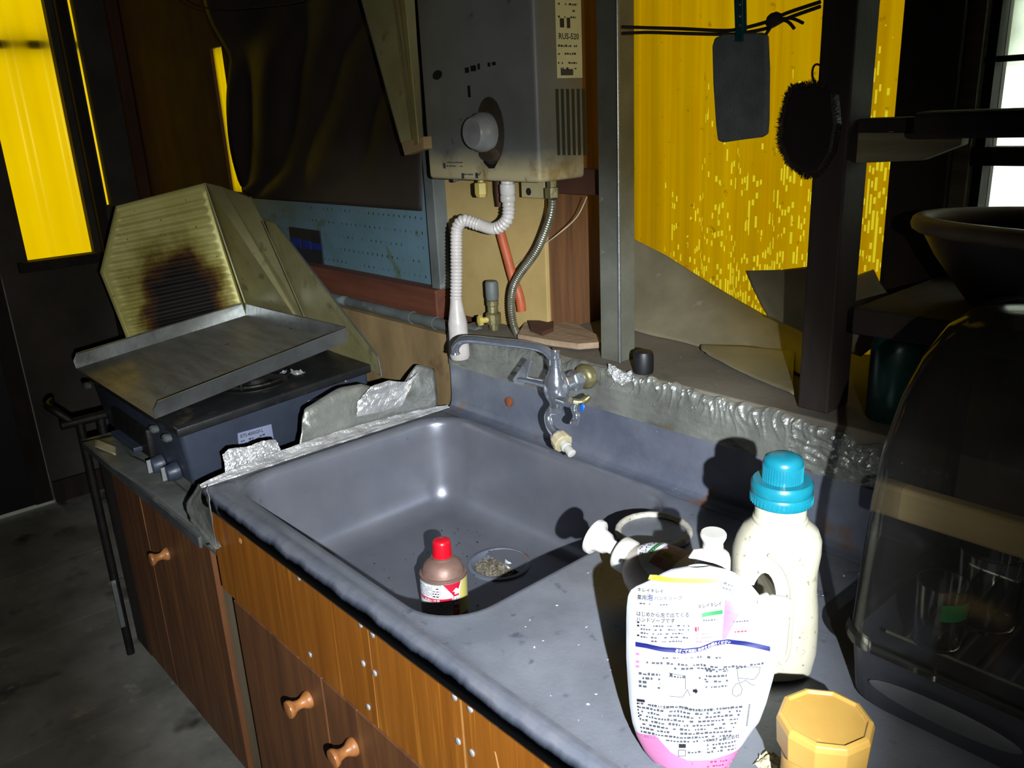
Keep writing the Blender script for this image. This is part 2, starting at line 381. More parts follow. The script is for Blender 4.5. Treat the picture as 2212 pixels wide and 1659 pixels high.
def heater_mat():
    m = Mat('sooty_heater_enamel')
    sep = m.node('ShaderNodeSeparateXYZ'); m.l.new(m.tc.outputs['Object'], sep.inputs[0])
    c = m.mix(m.ramp(m.noise(4, 5), .35, .65), hexc('6c6f6c'), hexc('595c5a'))
    z = m.math('ADD', sep.outputs[2], m.math('MULTIPLY', m.math('SUBTRACT', m.noise(7, 5, .65), .5), .07))
    y_ = m.mix(m.ramp(m.noise(16, 4), .52, .66), hexc('a69d78'), hexc('8c7440'))
    c = m.mix(m.ramp(z, .060, .018), c, y_)
    c = m.mix(m.math('MULTIPLY', m.ramp(m.noise(30, 3), .66, .74), .7), c, hexc('4a3a22'))
    m.l.new(c, m.b.inputs['Base Color']); m.b.inputs['Roughness'].default_value = .5
    return m.m
M['heater_body'] = heater_mat()
M['screw'] = mat('dull_screw_steel', 'a4a6a8', '8a8c8e', 60, .5, .35)
M['filler'] = mat('grey_tan_filler', '77694f', '665a43', 9, .8, stretch=(3,3,.4))
def blue_pane():
    m = Mat('blue_patterned_pane')
    c = m.mix(m.ramp(m.noise(4, 5, .6), .35, .65), hexc('56707c'), hexc('47605f'))
    c = m.mix(m.ramp(m.noise(11, 4, .6), .58, .64), c, hexc('4b5a48'))
    # rows of small dots
    mp = m.node('ShaderNodeMapping'); mp.inputs['Scale'].default_value = (46, 0, 30); m.l.new(m.tc.outputs['Object'], mp.inputs[0])
    fr = m.node('ShaderNodeVectorMath', operation='FRACTION'); m.l.new(mp.outputs[0], fr.inputs[0])
    sb = m.node('ShaderNodeVectorMath', operation='SUBTRACT'); sb.inputs[1].default_value = (.5, 0, .5); m.l.new(fr.outputs[0], sb.inputs[0])
    ln = m.node('ShaderNodeVectorMath', operation='LENGTH'); m.l.new(sb.outputs[0], ln.inputs[0])
    dot = m.math('MULTIPLY', m.math('LESS_THAN', ln.outputs['Value'], .10), m.ramp(m.noise(14, 3), .40, .55))
    c = m.mix(dot, c, hexc('1c2a30'))
    m.l.new(c, m.b.inputs['Base Color']); m.b.inputs['Roughness'].default_value = .35
    return m.m
M['blue_pane'] = blue_pane()

# ------------------------------------------------------------------ the room
def wall_grid(axis, c0, c1, a, z, holes):
    """axis-aligned wall slab with rectangular holes (a0,a1,z0,z1)"""
    A = sorted({a[0], a[1], *[h[0] for h in holes], *[h[1] for h in holes]}); Z = sorted({z[0], z[1], *[h[2] for h in holes], *[h[3] for h in holes]})
    mb = MB()
    for i in range(len(A)-1):
        for j in range(len(Z)-1):
            am, zm = (A[i]+A[i+1])/2, (Z[j]+Z[j+1])/2
            if any(h[0] < am < h[1] and h[2] < zm < h[3] for h in holes): continue
            if axis == 'X': mb.box(c0, c1, A[i], A[i+1], Z[j], Z[j+1])
            else: mb.box(A[i], A[i+1], c0, c1, Z[j], Z[j+1])
    return mb
fl = struct('floor', MB().box(-2.3, 2.7, -2.3, 1.0, -.10, -.02), M['gap'], 'dark subfloor under the grimy floor boards')
xs = [-2.16, -1.62, -1.18, -.66, -.1, .6, 1.4, 2.6]
for i in range(7):
    for j, (y0, y1) in enumerate(((-2.2, -.62), (-.618, .94))):
        obj('floor_board', MB().box(xs[i]+.001, xs[i+1]-.001, y0, y1, -.02, 0.0), M['floor'], fl)
struct('wall_left', wall_grid('X', -2.20, -2.16, (-2.3, .94), (-.02, 2.4), [(.238,.475,.957,2.05), (.553,.572,1.13,1.95), (-.75,.143,-.02,1.92)]), M['wall_grey'], 'grimy grey left wall with a yellow window strip')
dr = struct('door_1', MB().box(-2.195, -2.165, -.745, .138, .012, 1.91), M['door_dark'], 'dark blue door with daylight showing under it')
obj('stile', MB().box(-2.165, -2.158, .075, .138, .012, 1.91), M['wood_dark'], dr)
obj('rail', MB().box(-2.165, -2.158, -.70, .075, .80, .88), M['wood_dark'], dr)
struct('wall_back', wall_grid('Y', .68, .72, (-2.16, .165), (-.02, 2.4), [(-1.285,-1.20,1.20,1.63)]), M['wood_brown'], 'dark brown boarded back wall behind the stove')
struct('wall_back_right', wall_grid('Y', .90, .94, (.165, 2.6), (-.02, 2.4), [(.205,.79,.98,2.0), (.865,1.6,1.15,2.0)]), M['wall_dark'], 'sooty wall around the yellow corrugated panel and window')
struct('wall_right', MB().box(2.6, 2.64, -2.3, .94, -.02, 2.4), M['wall_dark'], 'dark right wall of the kitchen')
struct('wall_front', MB().box(-2.2, 2.64, -2.34, -2.3, -.02, 2.4), M['wall_dark'], 'dark wall behind the photographer')
struct('ceiling', MB().box(-2.3, 2.7, -2.34, .94, 2.4, 2.45), M['wall_dark'], 'dark ceiling boards')
struct('baseboard_left', MB().box(-2.16, -2.145, .143, .68, 0, .09), M['wood_dark'], 'dark skirting board on the left wall')
# lower wall board behind the stove, the ledge behind the sink
struct('trim_1', MB().box(-1.2, .0, .565, .60, 0, .952), M['wood_tan'], 'tan plywood lower wall board behind the stove', .002)
struct('trim_2', MB().box(.0, 1.7, .552, .90, .88, .975), M['ledge'], 'dusty boxed ledge behind the sink backsplash', .003)
struct('trim_3', MB().box(.165, .205, .655, .88, .975, 2.3), M['wood_orange'], 'orange-brown stud beside the heater board', .002)
struct('trim_4', MB().box(.776, .862, .83, .90, .975, 2.3), M['wood_dark'], 'black timber upright left of the bright window', .003)
struct('trim_5', MB().box(-.15, .165, .655, .68, .975, 2.0).box(-.15, .204, .645, .655, .975, 2.0), M['wood_cream'], 'cream plywood board the water heater hangs on', .001)
struct('trim_6', MB().box(-2.16, -2.12, .50, .535, .0, 2.3), M['wood_dark'], 'black corner post right of the yellow window strip', .002)
struct('trim_7', MB().box(-2.06, -2.02, .645, .68, .0, 2.3), M['wood_brown'], 'narrow brown batten on the back wall by the corner', .002)
struct('trim_8', MB().box(-2.16, -2.13, .20, .50, .92, .957), M['wood_dark'], 'dark sill under the yellow window strip', .002)
b = P(1300, 395, Y=.64)
struct('trim_9', MB().box(.205, .375, .64, .675, b.z-.022, b.z+.022), M['wood_brown'], 'brown cross batten between heater and metal post', .002)

# yellow corrugated sheets
def corrugated(x0, x1, y, z0, z1, pitch, amp, axis='Y'):
    n = int((x1-x0)/pitch*10)
    def fn(u, v):
        a = x0+(x1-x0)*u; z = z0+(z1-z0)*v
        w = math.sin(2*math.pi*(a-x0)/pitch); w = math.copysign(min(abs(w)*1.6, 1), w)
        d = y+amp*w
        return V((a, d, z)) if axis == 'Y' else V((d, a, z))
    return MB().grid(fn, n, 6)
top(obj('corrugated_panel', corrugated(.205, .80, .885, .96, 2.05, .076, .006), M['yellow'], smooth=True), 'yellow translucent corrugated panel with flaked streaks behind the sink ledge', 'panel')
top(obj('corrugated_panel', corrugated(.10, .60, -2.215, .90, 2.1, .12, .006, 'X'), M['yellow_clean'], smooth=True), 'bright clear-yellow translucent panel in the left wall', 'panel')
top(obj('corrugated_panel', corrugated(-1.2845, -1.2005, .690, 1.201, 1.629, .04, .002), M['yellow_clean'], smooth=True), 'yellow panel glimpsed through a slit beside the dark vinyl sheet', 'panel')
top(obj('batten', MB().box(-2.255, -2.225, .05, .62, 1.70, 1.735), M['wood_brown'], bevel=.002), 'brown batten seen through the left yellow panel', 'batten')
# window on the right
wn = struct('window_1', MB().box(.862, .884, .845, .90, 1.15, 2.0).box(1.58, 1.6, .845, .90, 1.15, 2.0).box(.884, 1.58, .845, .90, 1.15, 1.19).box(.884, 1.58, .845, .90, 1.97, 2.0), M['wood_grey'], 'bright window with dark glazing bars at the right')
obj('window_stile', MB().box(.887, .900, .855, .90, 1.19, 1.97), M['wood_dark'], wn)
z1 = P(2150, 337, Y=.86).z; z2 = P(2150, 128, Y=.86).z
obj('glazing_bar', MB().box(.884, 1.58, .850, .88, z1-.013, z1+.013), M['wood_dark'], wn)
obj('glazing_bar', MB().box(.884, 1.58, .858, .872, z2-.004, z2+.004), M['wood_dark'], wn)
obj('pane', MB().box(.900, 1.58, .883, .887, 1.19, 1.97), M['glass'], wn)
struct('window_sill', MB().box(.866, 1.7, .565, .845, 1.10, 1.135), M['wood_dark'], 'dark wooden sill board under the bright window', .003)
def filmfn(u, v):
    x = .905+.5*u; z = z2-.01+(1.96-z2)*v
    return V((x, .878-.006*noise.noise(V((x*9, 0, z*7))), z))
top(obj('plastic_film', MB().grid(filmfn, 30, 20), M['film'], smooth=True, solid=.0006), 'milky crumpled plastic film over the upper window pane', 'film')

# window with blue pane, frame, dark vinyl sheet on the back wall
w2 = struct('window_2', MB().box(-1.05, -.118, .635, .676, 1.0, 1.9), M['blue_pane'], 'pale blue dotted pane in a reddish wooden frame')
s0 = P(945, 690, Y=.60); 
obj('window_sill', MB().box(-1.1, s0.x, .60, .678, .965, 1.034), M['wood_sill'], w2, bevel=.003)
obj('window_stile', MB().box(-.132, -.10, .612, .678, 1.034, 1.9), M['pvc'], w2, bevel=.002)
a0 = P(625, 490, Y=.632); a1 = P(700, 575, Y=.632)
obj('poster', MB().box(a0.x, a1.x, .630, .634, a1.z, a0.z), mat('dark_poster', '1b2024', '15181c', 9, .5), w2)
a0 = P(628, 512, Y=.629); a1 = P(698, 545, Y=.629)
for k in range(3):
    q0 = lerp(a0.x, a1.x, k/3+.02); q1 = lerp(a0.x, a1.x, (k+1)/3-.03)
    obj('poster_block', MB().box(q0, q1, .6285, .630, a1.z+.002*k, a0.z-.003*k), mat('blue_poster_block', '14286e', '0e1d56', 20, .5), w2)
def vin(u, v):
    tl, tr = P(468, 0, Y=.575), P(930, -40, Y=.60); bl, br = P(548, 428, Y=.60), P(912, 456, Y=.605); lm = P(497, 120, Y=.56)
    tl.z += .1; tr.z += .1
    left = poly_at([bl, P(524, 400, Y=.59), lm, tl], v); right = br.lerp(tr, v)
    p = left.lerp(right, u)
    fold = .035*math.sin(u*7+v*5)*v*(1-u)+.02*math.sin(u*13-v*9)*(1-.5*u)*min(1, v*2.5)
    fold += .02*noise.noise(V((u*3, v*4, 1.7)))*min(1, v*3)
    return p+V((0, -abs(fold)*.9, 0))
top(obj('vinyl_sheet', MB().grid(vin, 46, 40), M['vinyl'], smooth=True, solid=.0015), 'dark brown vinyl sheet hanging in folds over the blue pane', 'sheet')

# ------------------------------------------------------------------ sink unit
TOPZ = .80
def rrect(x0, x1, y0, y1, r, z, per=10):
    pts = []
    for cx, cy, a in ((x1-r, y0+r, -90), (x1-r, y1-r, 0), (x0+r, y1-r, 90), (x0+r, y0+r, 180)):
        for k in range(per+1):
            t = math.radians(a+90*k/per); pts.append(V((cx+r*math.cos(t), cy+r*math.sin(t), z)))
    return pts
BX0, BX1, BY0, BY1, BR = .024, .642, .031, .508, .078
def bl(d, z): return rrect(BX0+d, BX1-d, BY0+d, BY1-d, max(BR-d*.9, .02), z)
wt = thing('sink_worktop', 'long dirty stainless steel worktop with sunken basin and backsplash', 'sink', (.75, .27, .765))
inner = bl(-.014, TOPZ)
outer = []
WX0, WX1, WY0, WY1 = 0.0, 1.55, .012, .548
for p in inner:
    cx, cy = (BX0+BX1)/2, (BY0+BY1)/2; d = V((p.x-cx, p.y-cy))
    hx, hy = (BX1-BX0)/2+.014, (BY1-BY0)/2+.014
    # nearest side of the deck
    outer.append(V((p.x, p.y, TOPZ)))
def clampo(p):
    d = {'l': p.x-BX0, 'r': BX1-p.x, 'f': p.y-BY0, 'b': BY1-p.y}
    return d
ol = []
n_ = len(inner); per = n_//4
corners = [(WX1, WY0), (WX1, WY1), (WX0, WY1), (WX0, WY0)]
for i, p in enumerate(inner):
    c = i//per; k = i % per
    cx, cy = corners[c]
    t = k/(per-1)
    if c == 0: q = (lerp(BX1, cx, min(1, t*2)), cy) if t < .5 else (cx, lerp(cy, BY0+.02, t*2-1))
    elif c == 1: q = (cx, lerp(BY1-.02, cy, min(1, t*2))) if t < .5 else (lerp(cx, BX1, t*2-1), cy)
    elif c == 2: q = (lerp(BX0+.02, cx, min(1, t*2)), cy) if t < .5 else (cx, lerp(cy, BY1-.02, t*2-1))
    else: q = (cx, lerp(BY0+.02, cy, min(1, t*2))) if t < .5 else (lerp(cx, BX0+.02, t*2-1), cy)
    ol.append(V((q[0], q[1], TOPZ)))
obj('deck', MB().loops([ol, inner, bl(-.011, TOPZ+.0018), bl(-.005, TOPZ+.0018), bl(-.001, TOPZ-.001)]), M['steel'], wt, smooth=True)
DRX, DRY, FLZ = .322, .388, .612
fl_l = bl(.10, FLZ+.001)
dring = []
for p in fl_l:
    a = math.atan2(p.y-DRY, p.x-DRX); dring.append(V((DRX+.056*math.cos(a), DRY+.056*math.sin(a), FLZ-.001)))
prof = [(-.001, TOPZ-.001), (.002, TOPZ-.004), (.005, TOPZ-.012), (.007, .76), (.010, .72), (.013, .69), (.016, .665), (.020, .645), (.028, .630), (.040, .620), (.056, .6150), (.072, .6135), (.10, FLZ+.001)]
obj('basin', MB().loops([bl(d, z) for d, z in prof]+[dring]), M['steel_basin'], wt, smooth=True)
lipp = [(.012,.800),(.004,.8016),(-.002,.8008),(-.008,.797),(-.0125,.790),(-.014,.782),(-.0135,.772),(-.011,.766),(-.004,.765)]
lip = MB()
lip.grid(lambda u, v: V((WX0+(WX1-WX0)*u, *poly_at([V((a, b_, 0)) for a, b_ in lipp], v)[:2])), 40, 24)
obj('front_lip', lip, M['lip'], wt, smooth=True)
bsp = [(.515,.8005),(.532,.8015),(.541,.806),(.545,.815),(.547,.83),(.548,.86),(.548,.885),(.548,.899),(.5485,.905)]
def bsf(u, v):
    p = poly_at([V((a, b_, 0)) for a, b_ in bsp], v); x = lerp(.0, WX1, u)
    return V((x, p.x, p.y))
obj('backsplash', MB().grid(bsf, 60, 24), M['steel_back'], wt, smooth=True)
h = P(1100, 868, Y=.546)
obj('blanking_screw', MB().lathe([(.010,0),(.010,.003),(.006,.005),(.001,.005)], h, (0,-1,0), 16), mat('rust', '8a4a22', '5c3018', 60, .8), wt, smooth=True)
# drain
drn = obj('drain_ring', MB().lathe([(.0590,.0),(.0590,.003),(.053,.004),(.049,.001),(.047,-.012),(.044,-.022),(.001,-.024)], (DRX,DRY,FLZ-.001), (0,0,1), 40, cap=False), M['steel_back'], wt, smooth=True)
deb = MB()
for k in range(700):
    a = random.uniform(0, 6.283); r = .0455*math.sqrt(random.random()); s_ = random.uniform(.0008, .0028)
    c = V((DRX+r*math.cos(a), DRY+r*math.sin(a), FLZ-.012+random.uniform(0,.008)))
    deb.obox(c, V((random.gauss(0,1), random.gauss(0,1), random.gauss(0,1))), V((1,.1,.2)), V((0,.1,1)), s_, s_*.6, s_*.5)
deb.lathe([(.0445,-.016),(.0455,-.012),(.030,-.008),(.001,-.007)], (DRX,DRY,FLZ), (0,0,1), 20)
do = obj('drain_debris', deb, M['debris'], drn); do['kind'] = 'stuff'
scrap = MB(); c = P(1090, 1222, Z=FLZ-.004)
scrap.grid(lambda u, v: c+V((.012*u-.004*v, .006*v+.004*u*u, .014*v*(1-.4*u)-.004)), 5, 5)
obj('foil_scrap', scrap, M['foil_shiny'], drn, solid=.0003)

# crumbs and flecks scattered over the deck and basin floor
def crumbs(name, n, area, z, mat_, smin, smax, parent=None):
    mb = MB()
    for k in range(n):
        x, y = random.uniform(*area[:2]), random.uniform(*area[2:]); s_ = random.uniform(smin, smax)
        mb.obox((x, y, z+s_*.4), V((random.gauss(0,1), random.gauss(0,1), .2)), V((.2,1,0)), V((0,.2,1)), s_, s_*.7, s_*.4)
    return obj(name, mb, mat_, parent)
c1 = crumbs('pale_crumbs', 60, (.67, .95, .03, .5), TOPZ, M['plastic_white'], .0005, .0013); top(c1, 'pale crumbs scattered over the steel worktop', 'crumbs'); c1['kind'] = 'stuff'
c2 = crumbs('dark_crumbs', 70, (.10, .5, .12, .46), FLZ+.0015, M['gap'], .0005, .0014); top(c2, 'dark specks on the basin floor', 'crumbs'); c2['kind'] = 'stuff'

# cabinet
cab = thing('sink_cabinet', 'wood-veneer sink cabinet with screwed apron panels and turned knobs', 'cabinet', (.75, .27, 0))
obj('body', MB().box(.028, 1.5, .022, .535, .09, .575).box(.028, 1.5, .07, .535, .0, .09), M['gap'], cab)
obj('top_rail', MB().box(.018, 1.5, .010, .022, .575, .764), M['gap'], cab)
obj('side_panel', MB().box(.002, .016, .02, .535, .0, .764), M['filler'], cab, bevel=.001)
j1, j2 = P(795, 1345, Y=-.004).x, P(997, 1502, Y=-.004).x
ap = []
for x0, x1 in ((.004, j1-.0008), (j1+.0008, j2-.0018), (j2+.0018, 1.5)):
    ap.append(obj('apron_panel', MB().box(x0, x1, -.006, .010, .600, .7645), M['wood_apron'], cab, bevel=.0008))
obj('edge_strip', MB().box(j2-.0015, j2+.0015, -.0055, .010, .600, .764), M['wood_edge'], cab)
obj('edge_strip', MB().box(j1-.0006, j1+.0006, -.0055, .010, .600, .764), M['wood_edge'], cab)
for (x, y), k in zip(((779,1349),(785,1433),(796,1527),(646,1248),(670,1414),(805,1371),(810,1454),(982,1506),(990,1601),(1016,1531),(1020,1626)), (0,0,0,0,0,1,1,1,1,2,2)):
    c = P(x, y, Y=-.006)
    mb = MB().lathe([(.0048,-.001),(.0048,.0008),(.0038,.0018),(.0008,.0021)], c, (0,-1,0), 14)
    obj('screw', mb, M['screw'], ap[k], smooth=True)
c = P(519, 1168, Y=-.006)
obj('chipped_hole', MB().lathe([(.0055,-.001),(.0055,.0006),(.002,.0008),(.001,.0002)], c, (0,-1,0), 10), M['wood_edge'], ap[0])
c = P(1070, 1645, Y=-.006)
obj('scratch', MB().prism([c+V(q) for q in ((0,0,.014),(.0022,0,.012),(.008,0,-.012),(.006,0,-.016))], (0,-.0004,0)), M['wood_edge'], ap[2])
def knob(c, parent):
    return obj('knob', MB().lathe([(.0145,0),(.0148,.004),(.0125,.008),(.0085,.014),(.0078,.019),(.0095,.026),(.0135,.031),(.0150,.035),(.0140,.038),(.009,.0395),(.001,.040)], c, (0,-1,0), 24), M['wood_knob'], parent, smooth=True)
d1x0, d1x1 = .042, P(693, 1460, Y=-.004).x
door1 = obj('door', MB().box(d1x0, d1x1-.003, -.004, .014, .10, .592), M['wood_door'], cab, bevel=.001)
knob(P(668, 1510, Y=-.004), door1)
door2 = obj('door', MB().box(d1x1+.003, .86, -.004, .014, .10, .592), M['wood_door'], cab, bevel=.001)
knob(P(765, 1612, Y=-.004), door2)
obj('door', MB().box(.866, 1.49, -.004, .014, .10, .592), M['wood_door'], cab, bevel=.001)
obj('toe_board', MB().box(.03, 1.5, .060, .070, .0, .10), M['gap'], cab)

# ------------------------------------------------------------------ foil along the wall above the backsplash
def foilstrip(u, v):
    x = lerp(.004, 1.02, u)
    zt = .968+.010*noise.noise(V((x*16, 3, 0)))+.008*noise.noise(V((x*45, 7, 0)))-.02*max(0, x-.75)/.25
    z0 = .898
    if v < .8: z = lerp(z0, zt, v/.8); y = .5455
    else: z = zt+.006*math.sin((v-.8)/.2*3.1); y = .5455+.016*(v-.8)/.2
    k = max(0, v-.22)
    cr = noise.noise(V((x*58+1.5*noise.noise(V((x*11,v*2,0))), v*1.3, 0))); cr = (1-min(1, abs(cr)*3.2))**2
    fine = noise.noise(V((x*150, v*2.5, 3)))
    y -= (.0065*k*cr+.0012*k*fine)*(1.2 if x > .45 else .35)+.0012*noise.noise(V((x*30, v*9, 4)))+.002
    if x > .8: y -= .004*noise.noise(V((x*60, v*12, 9)))
    return V((x, y, z))
top(obj('foil_strip', MB().grid(foilstrip, 560, 22), M['foil'], smooth=False, solid=.0004, off=1), 'crinkled aluminium foil strip lining the wall above the backsplash', 'foil')
# metal angle post with foil around its foot
pt = thing('angle_post', 'galvanised metal angle post standing on the ledge', 'post', (.43, .60, .975))
pa, pb = P(1299, 780, Y=.585), P(1336, 780, Y=.585)
obj('front_flange', MB().box(pa.x, pb.x+.003, .585, .588, .9755, 2.39), M['post_metal'], pt, bevel=.0005)
obj('side_flange', MB().box(pb.x, pb.x+.003, .588, .625, .9755, 2.39), M['post_metal'], pt, bevel=.0005)
obj('corner_highlight', MB().tube([(pb.x+.002,.5862,.9755), (pb.x+.002,.5862,2.39)], .0032, 10), M['alu_edge'], pt, smooth=True)  # bright tube added to draw the highlight along the post corner
def wrapf(u, v):
    xx = lerp(1314, 1364, u); yt = by_y([(1314,786),(1330,792),(1348,806),(1364,800)], xx)[0]; yb_ = by_y([(1314,800),(1332,826),(1345,832),(1364,822)], xx)[0]
    p = P(xx, lerp(yt, yb_, v), Y=.537); p.y += .006*noise.noise(V((u*6,v*5,5)))+.003*noise.noise(V((u*19,v*15,2))); return p
top(obj('foil_wrap', MB().grid(wrapf, 26, 18), M['foil_shiny'], solid=.0004), 'bright torn foil scrap stuck at the foot of the metal post', 'foil')

# ------------------------------------------------------------------ water heater
HX0, HX1, HY0, HY1, HZ0, HZ1 = .0, .316, .53, .645, 1.283, 1.74
wh = thing('water_heater', 'sooty grey wall-hung gas water heater with round knob', 'water heater', ((HX0+HX1)/2, HY1, HZ0))
obj('body', MB().box(HX0, HX1, HY0, HY1, HZ0, HZ1), M['heater_body'], wh, bevel=.008, seg=3, smooth=True)
kc = P(1052, 280, Y=HY0)
obj('knob_recess', MB().lathe([(.046,0),(.046,.002),(.040,.003),(.001,.003)], P(1060,283,Y=HY0), (0,-1,0), 32, sx=.8, sy=1.25, ref=(1,0,0)), mat('brown_soot_plastic', '3c362c', '2c2822', 20, .5), wh, smooth=True)
obj('knob', MB().lathe([(.034,0),(.034,.016),(.031,.019),(.028,.030),(.025,.034),(.001,.0345)], kc+V((0,-.002,-.004)), (0,-1,0), 32), M['heater_knob'], wh, smooth=True)
c = P(945, 162, Y=HY0)
obj('sight_hole', MB().lathe([(.009,.0),(.009,.001),(.001,.001)], c, (0,-1,0), 20, sx=1.6, sy=.9, ref=(1,0,.15)), M['ink_black'], wh)
c = P(1060, 352, Y=HY0)
obj('drip_hole', MB().prism([c+V((a*.001,-.0004,b_*.001)) for a, b_ in ((-22,12),(20,14),(22,4),(10,-9),(-4,-10),(-18,0))], (0,-.0006,0)), M['ink_black'], wh)
c = P(1060, 338, Y=HY0)
obj('knob_foot', MB().lathe([(.026,0),(.026,.004),(.020,.008),(.001,.008)], c+V((0,0,.004)), (0,-1,0), 24, sx=1.1, sy=.5, ref=(1,0,0)), mat('brown_soot_plastic_foot', '4a4030', '342c22', 20, .5), wh, smooth=True)
# side label + slots
SX = HX1+.0003
l0, l1 = P(1196, 0, X=SX), P(1258, 168, X=SX)
obj('rating_label', MB().box(SX-.0002, SX+.0003, l0.y+.003, l1.y, l1.z, l0.z+.09), M['label_pale'], wh)
for k in range(6):
    a = P(1203+k*11.5, 192, X=SX); b_ = P(1210+k*11, 335, X=SX)
    obj('vent_slot', MB().box(SX-.0003, SX+.0006, a.y-.0032, a.y+.0032, b_.z, a.z), M['ink'], wh)
# fittings under the heater
br = P(1150, 412, Y=.60)
obj('pipe_bracket', MB().box(br.x-.028, br.x+.034, .598, .602, HZ0-.035, HZ0+.002), M['heater_low'], wh, bevel=.001)
obj('bracket_hole', MB().lathe([(.007,0),(.007,.0006)], V((br.x-.008,.598,HZ0-.024)), (0,-1,0), 12), M['ink_black'], wh)
c = P(1040, 410, Y=.565)
obj('drain_plug', MB().lathe([(.005,.012),(.006,0),(.0125,-.002),(.0128,-.022),(.010,-.028),(.001,-.028)], V((c.x,.565,HZ0-.006)), (0,0,1), 6), M['plastic_yellowed'], wh)
out = P(1096, 400, Y=.575)
obj('hot_outlet', MB().lathe([(.012,.004),(.012,-.008),(.0145,-.010),(.0145,-.026),(.012,-.029)], V((out.x,.575,HZ0)), (0,0,1), 20), M['plastic_white'], wh, smooth=True)
ci = P(1193, 410, Y=.585)
obj('water_inlet', MB().lathe([(.010,.004),(.010,-.012),(.0135,-.013),(.0135,-.030),(.010,-.032)], V((ci.x,.585,HZ0)), (0,0,1), 6), M['brass'], wh)
gi = P(1072, 430, Y=.59)
obj('gas_inlet', MB().lathe([(.009,.004),(.009,-.03),(.007,-.055)], V((gi.x,.60,HZ0)), (0,0,1), 14), mat('rust_brown_pipe', '4a2a20', '38201a', 30, .7), wh)
obj('bottom_bolt', MB().lathe([(.006,0),(.006,-.006),(.003,-.008)], V((P(985,398,Y=.56).x,.56,HZ0)), (0,0,1), 10), M['chrome'], wh)

# text helpers
def text_mesh(body, size):
    cu = bpy.data.curves.new('txt', 'FONT'); cu.body = body; cu.size = size; cu.resolution_u = 2; cu.offset = .014
    o = bpy.data.objects.new('txt', cu); COL.objects.link(o)
    dg = bpy.context.evaluated_depsgraph_get(); me = o.evaluated_get(dg).to_mesh()
    vs = [v.co.copy() for v in me.vertices]; fs = [tuple(p.vertices) for p in me.polygons]
    o.evaluated_get(dg).to_mesh_clear(); bpy.data.objects.remove(o); bpy.data.curves.remove(cu)
    return vs, fs
class Decal:
    """flat print wrapped on a surface: fn(u, v) -> 3D point"""
    def __init__(s, fn): s.fn = fn; s.mb = {}
    def m(s, c): return s.mb.setdefault(c, MB())
    def quad(s, c, a, b, cc, d, nu=4, nv=2):
        def fn(u, v):
            p = [lerp(lerp(a[i], b[i], u), lerp(d[i], cc[i], u), v) for i in (0, 1)]; return s.fn(*p)
        s.m(c).grid(fn, nu, nv)
    def rect(s, c, x0, y0, x1, y1, nu=6, nv=3): s.quad(c, (x0,y0), (x1,y0), (x1,y1), (x0,y1), nu, nv)
    def text(s, c, body, x, y, size, xdir=(1,0), ydir=(0,-1), fit=None):
        vs, fs = text_mesh(body, 1.0)
        if not vs: return
        w = max(v.x for v in vs) or 1; k = size if fit is None else fit/w
        s.m(c).add([s.fn(x+xdir[0]*v.x*k+ydir[0]*v.y*size, y+xdir[1]*v.x*k+ydir[1]*v.y*size) for v in vs], fs)
    def lines(s, c, x0, x1, y, h, seed, fill=.75, slope=0):
        rnd = random.Random(seed); x = x0
        while x < x1:
            w = rnd.uniform(.5, 1.3)*abs(h)*1.2
            if rnd.random() < fill:
                e = min(x+w, x1); dy = slope*(x-x0); q = h*rnd.uniform(.55, 1)
                s.quad(c, (x, y+dy), (e, y+dy), (e, y+dy+q), (x, y+dy+q), 1, 1)
            x += w+abs(h)*.45
    def build(s, parent, names='print', local=False):
        for c, mb in s.mb.items(): obj(names, mb, M[c], parent, local=local)['kind'] = 'stuff'

D = Decal(lambda a, z: V((SX+.0007, a, z)))
def lab(c, x, y): q = P(x, y, X=SX); return q.y, q.z
ya, za = lab(0, 1206, 84); yb, _ = lab(0, 1250, 84)
D.text('ink', 'RUS-520', ya, za, .013, ydir=(0,1), fit=yb-ya)
for y_ in (10, 24, 38, 101, 118, 138, 150):
    q0, zz = lab(0, 1205, y_); q1, _ = lab(0, 1246, y_); D.lines('ink', q0, q1, zz, .0035, y_, .6)
q0, zz = lab(0, 1209, 55); D.rect('ink', q0, zz-.003, q0+.010, zz+.011, 1, 1)
q0, zz = lab(0, 1224, 55); D.rect('ink', q0, zz-.004, q0+.008, zz+.012, 1, 1)
q0, zz = lab(0, 1211, 163); D.rect('ink_grey', q0, zz, q0+.030, zz+.010, 1, 1)
D.build(wh)
D = Decal(lambda x, z: V((x, HY0-.0006, z)))
q = P(1005, 158, Y=HY0); D.lines('ink_black', q.x, q.x+.085, q.z, .010, 5, .8, .10)
q = P(1010, 185, Y=HY0); D.rect('ink_black', q.x, q.z-.02, q.x+.008, q.z, 1, 1)
D.build(wh)
D = Decal(lambda x, z: V((x, HY0-.0003, z)))
for y_, x0 in ((352, 965), (360, 965), (378, 1000)):
    q = P(x0, y_, Y=HY0); D.lines('ink_grey', q.x, q.x+.05, q.z, .003, y_, .7)
for x_, y_ in ((960, 358), (1000, 380), (1030, 379)):
    q = P(x_, y_, Y=HY0); D.rect('ink_grey', q.x-.004, q.z-.005, q.x+.004, q.z+.005, 1, 1)
D.build(wh)

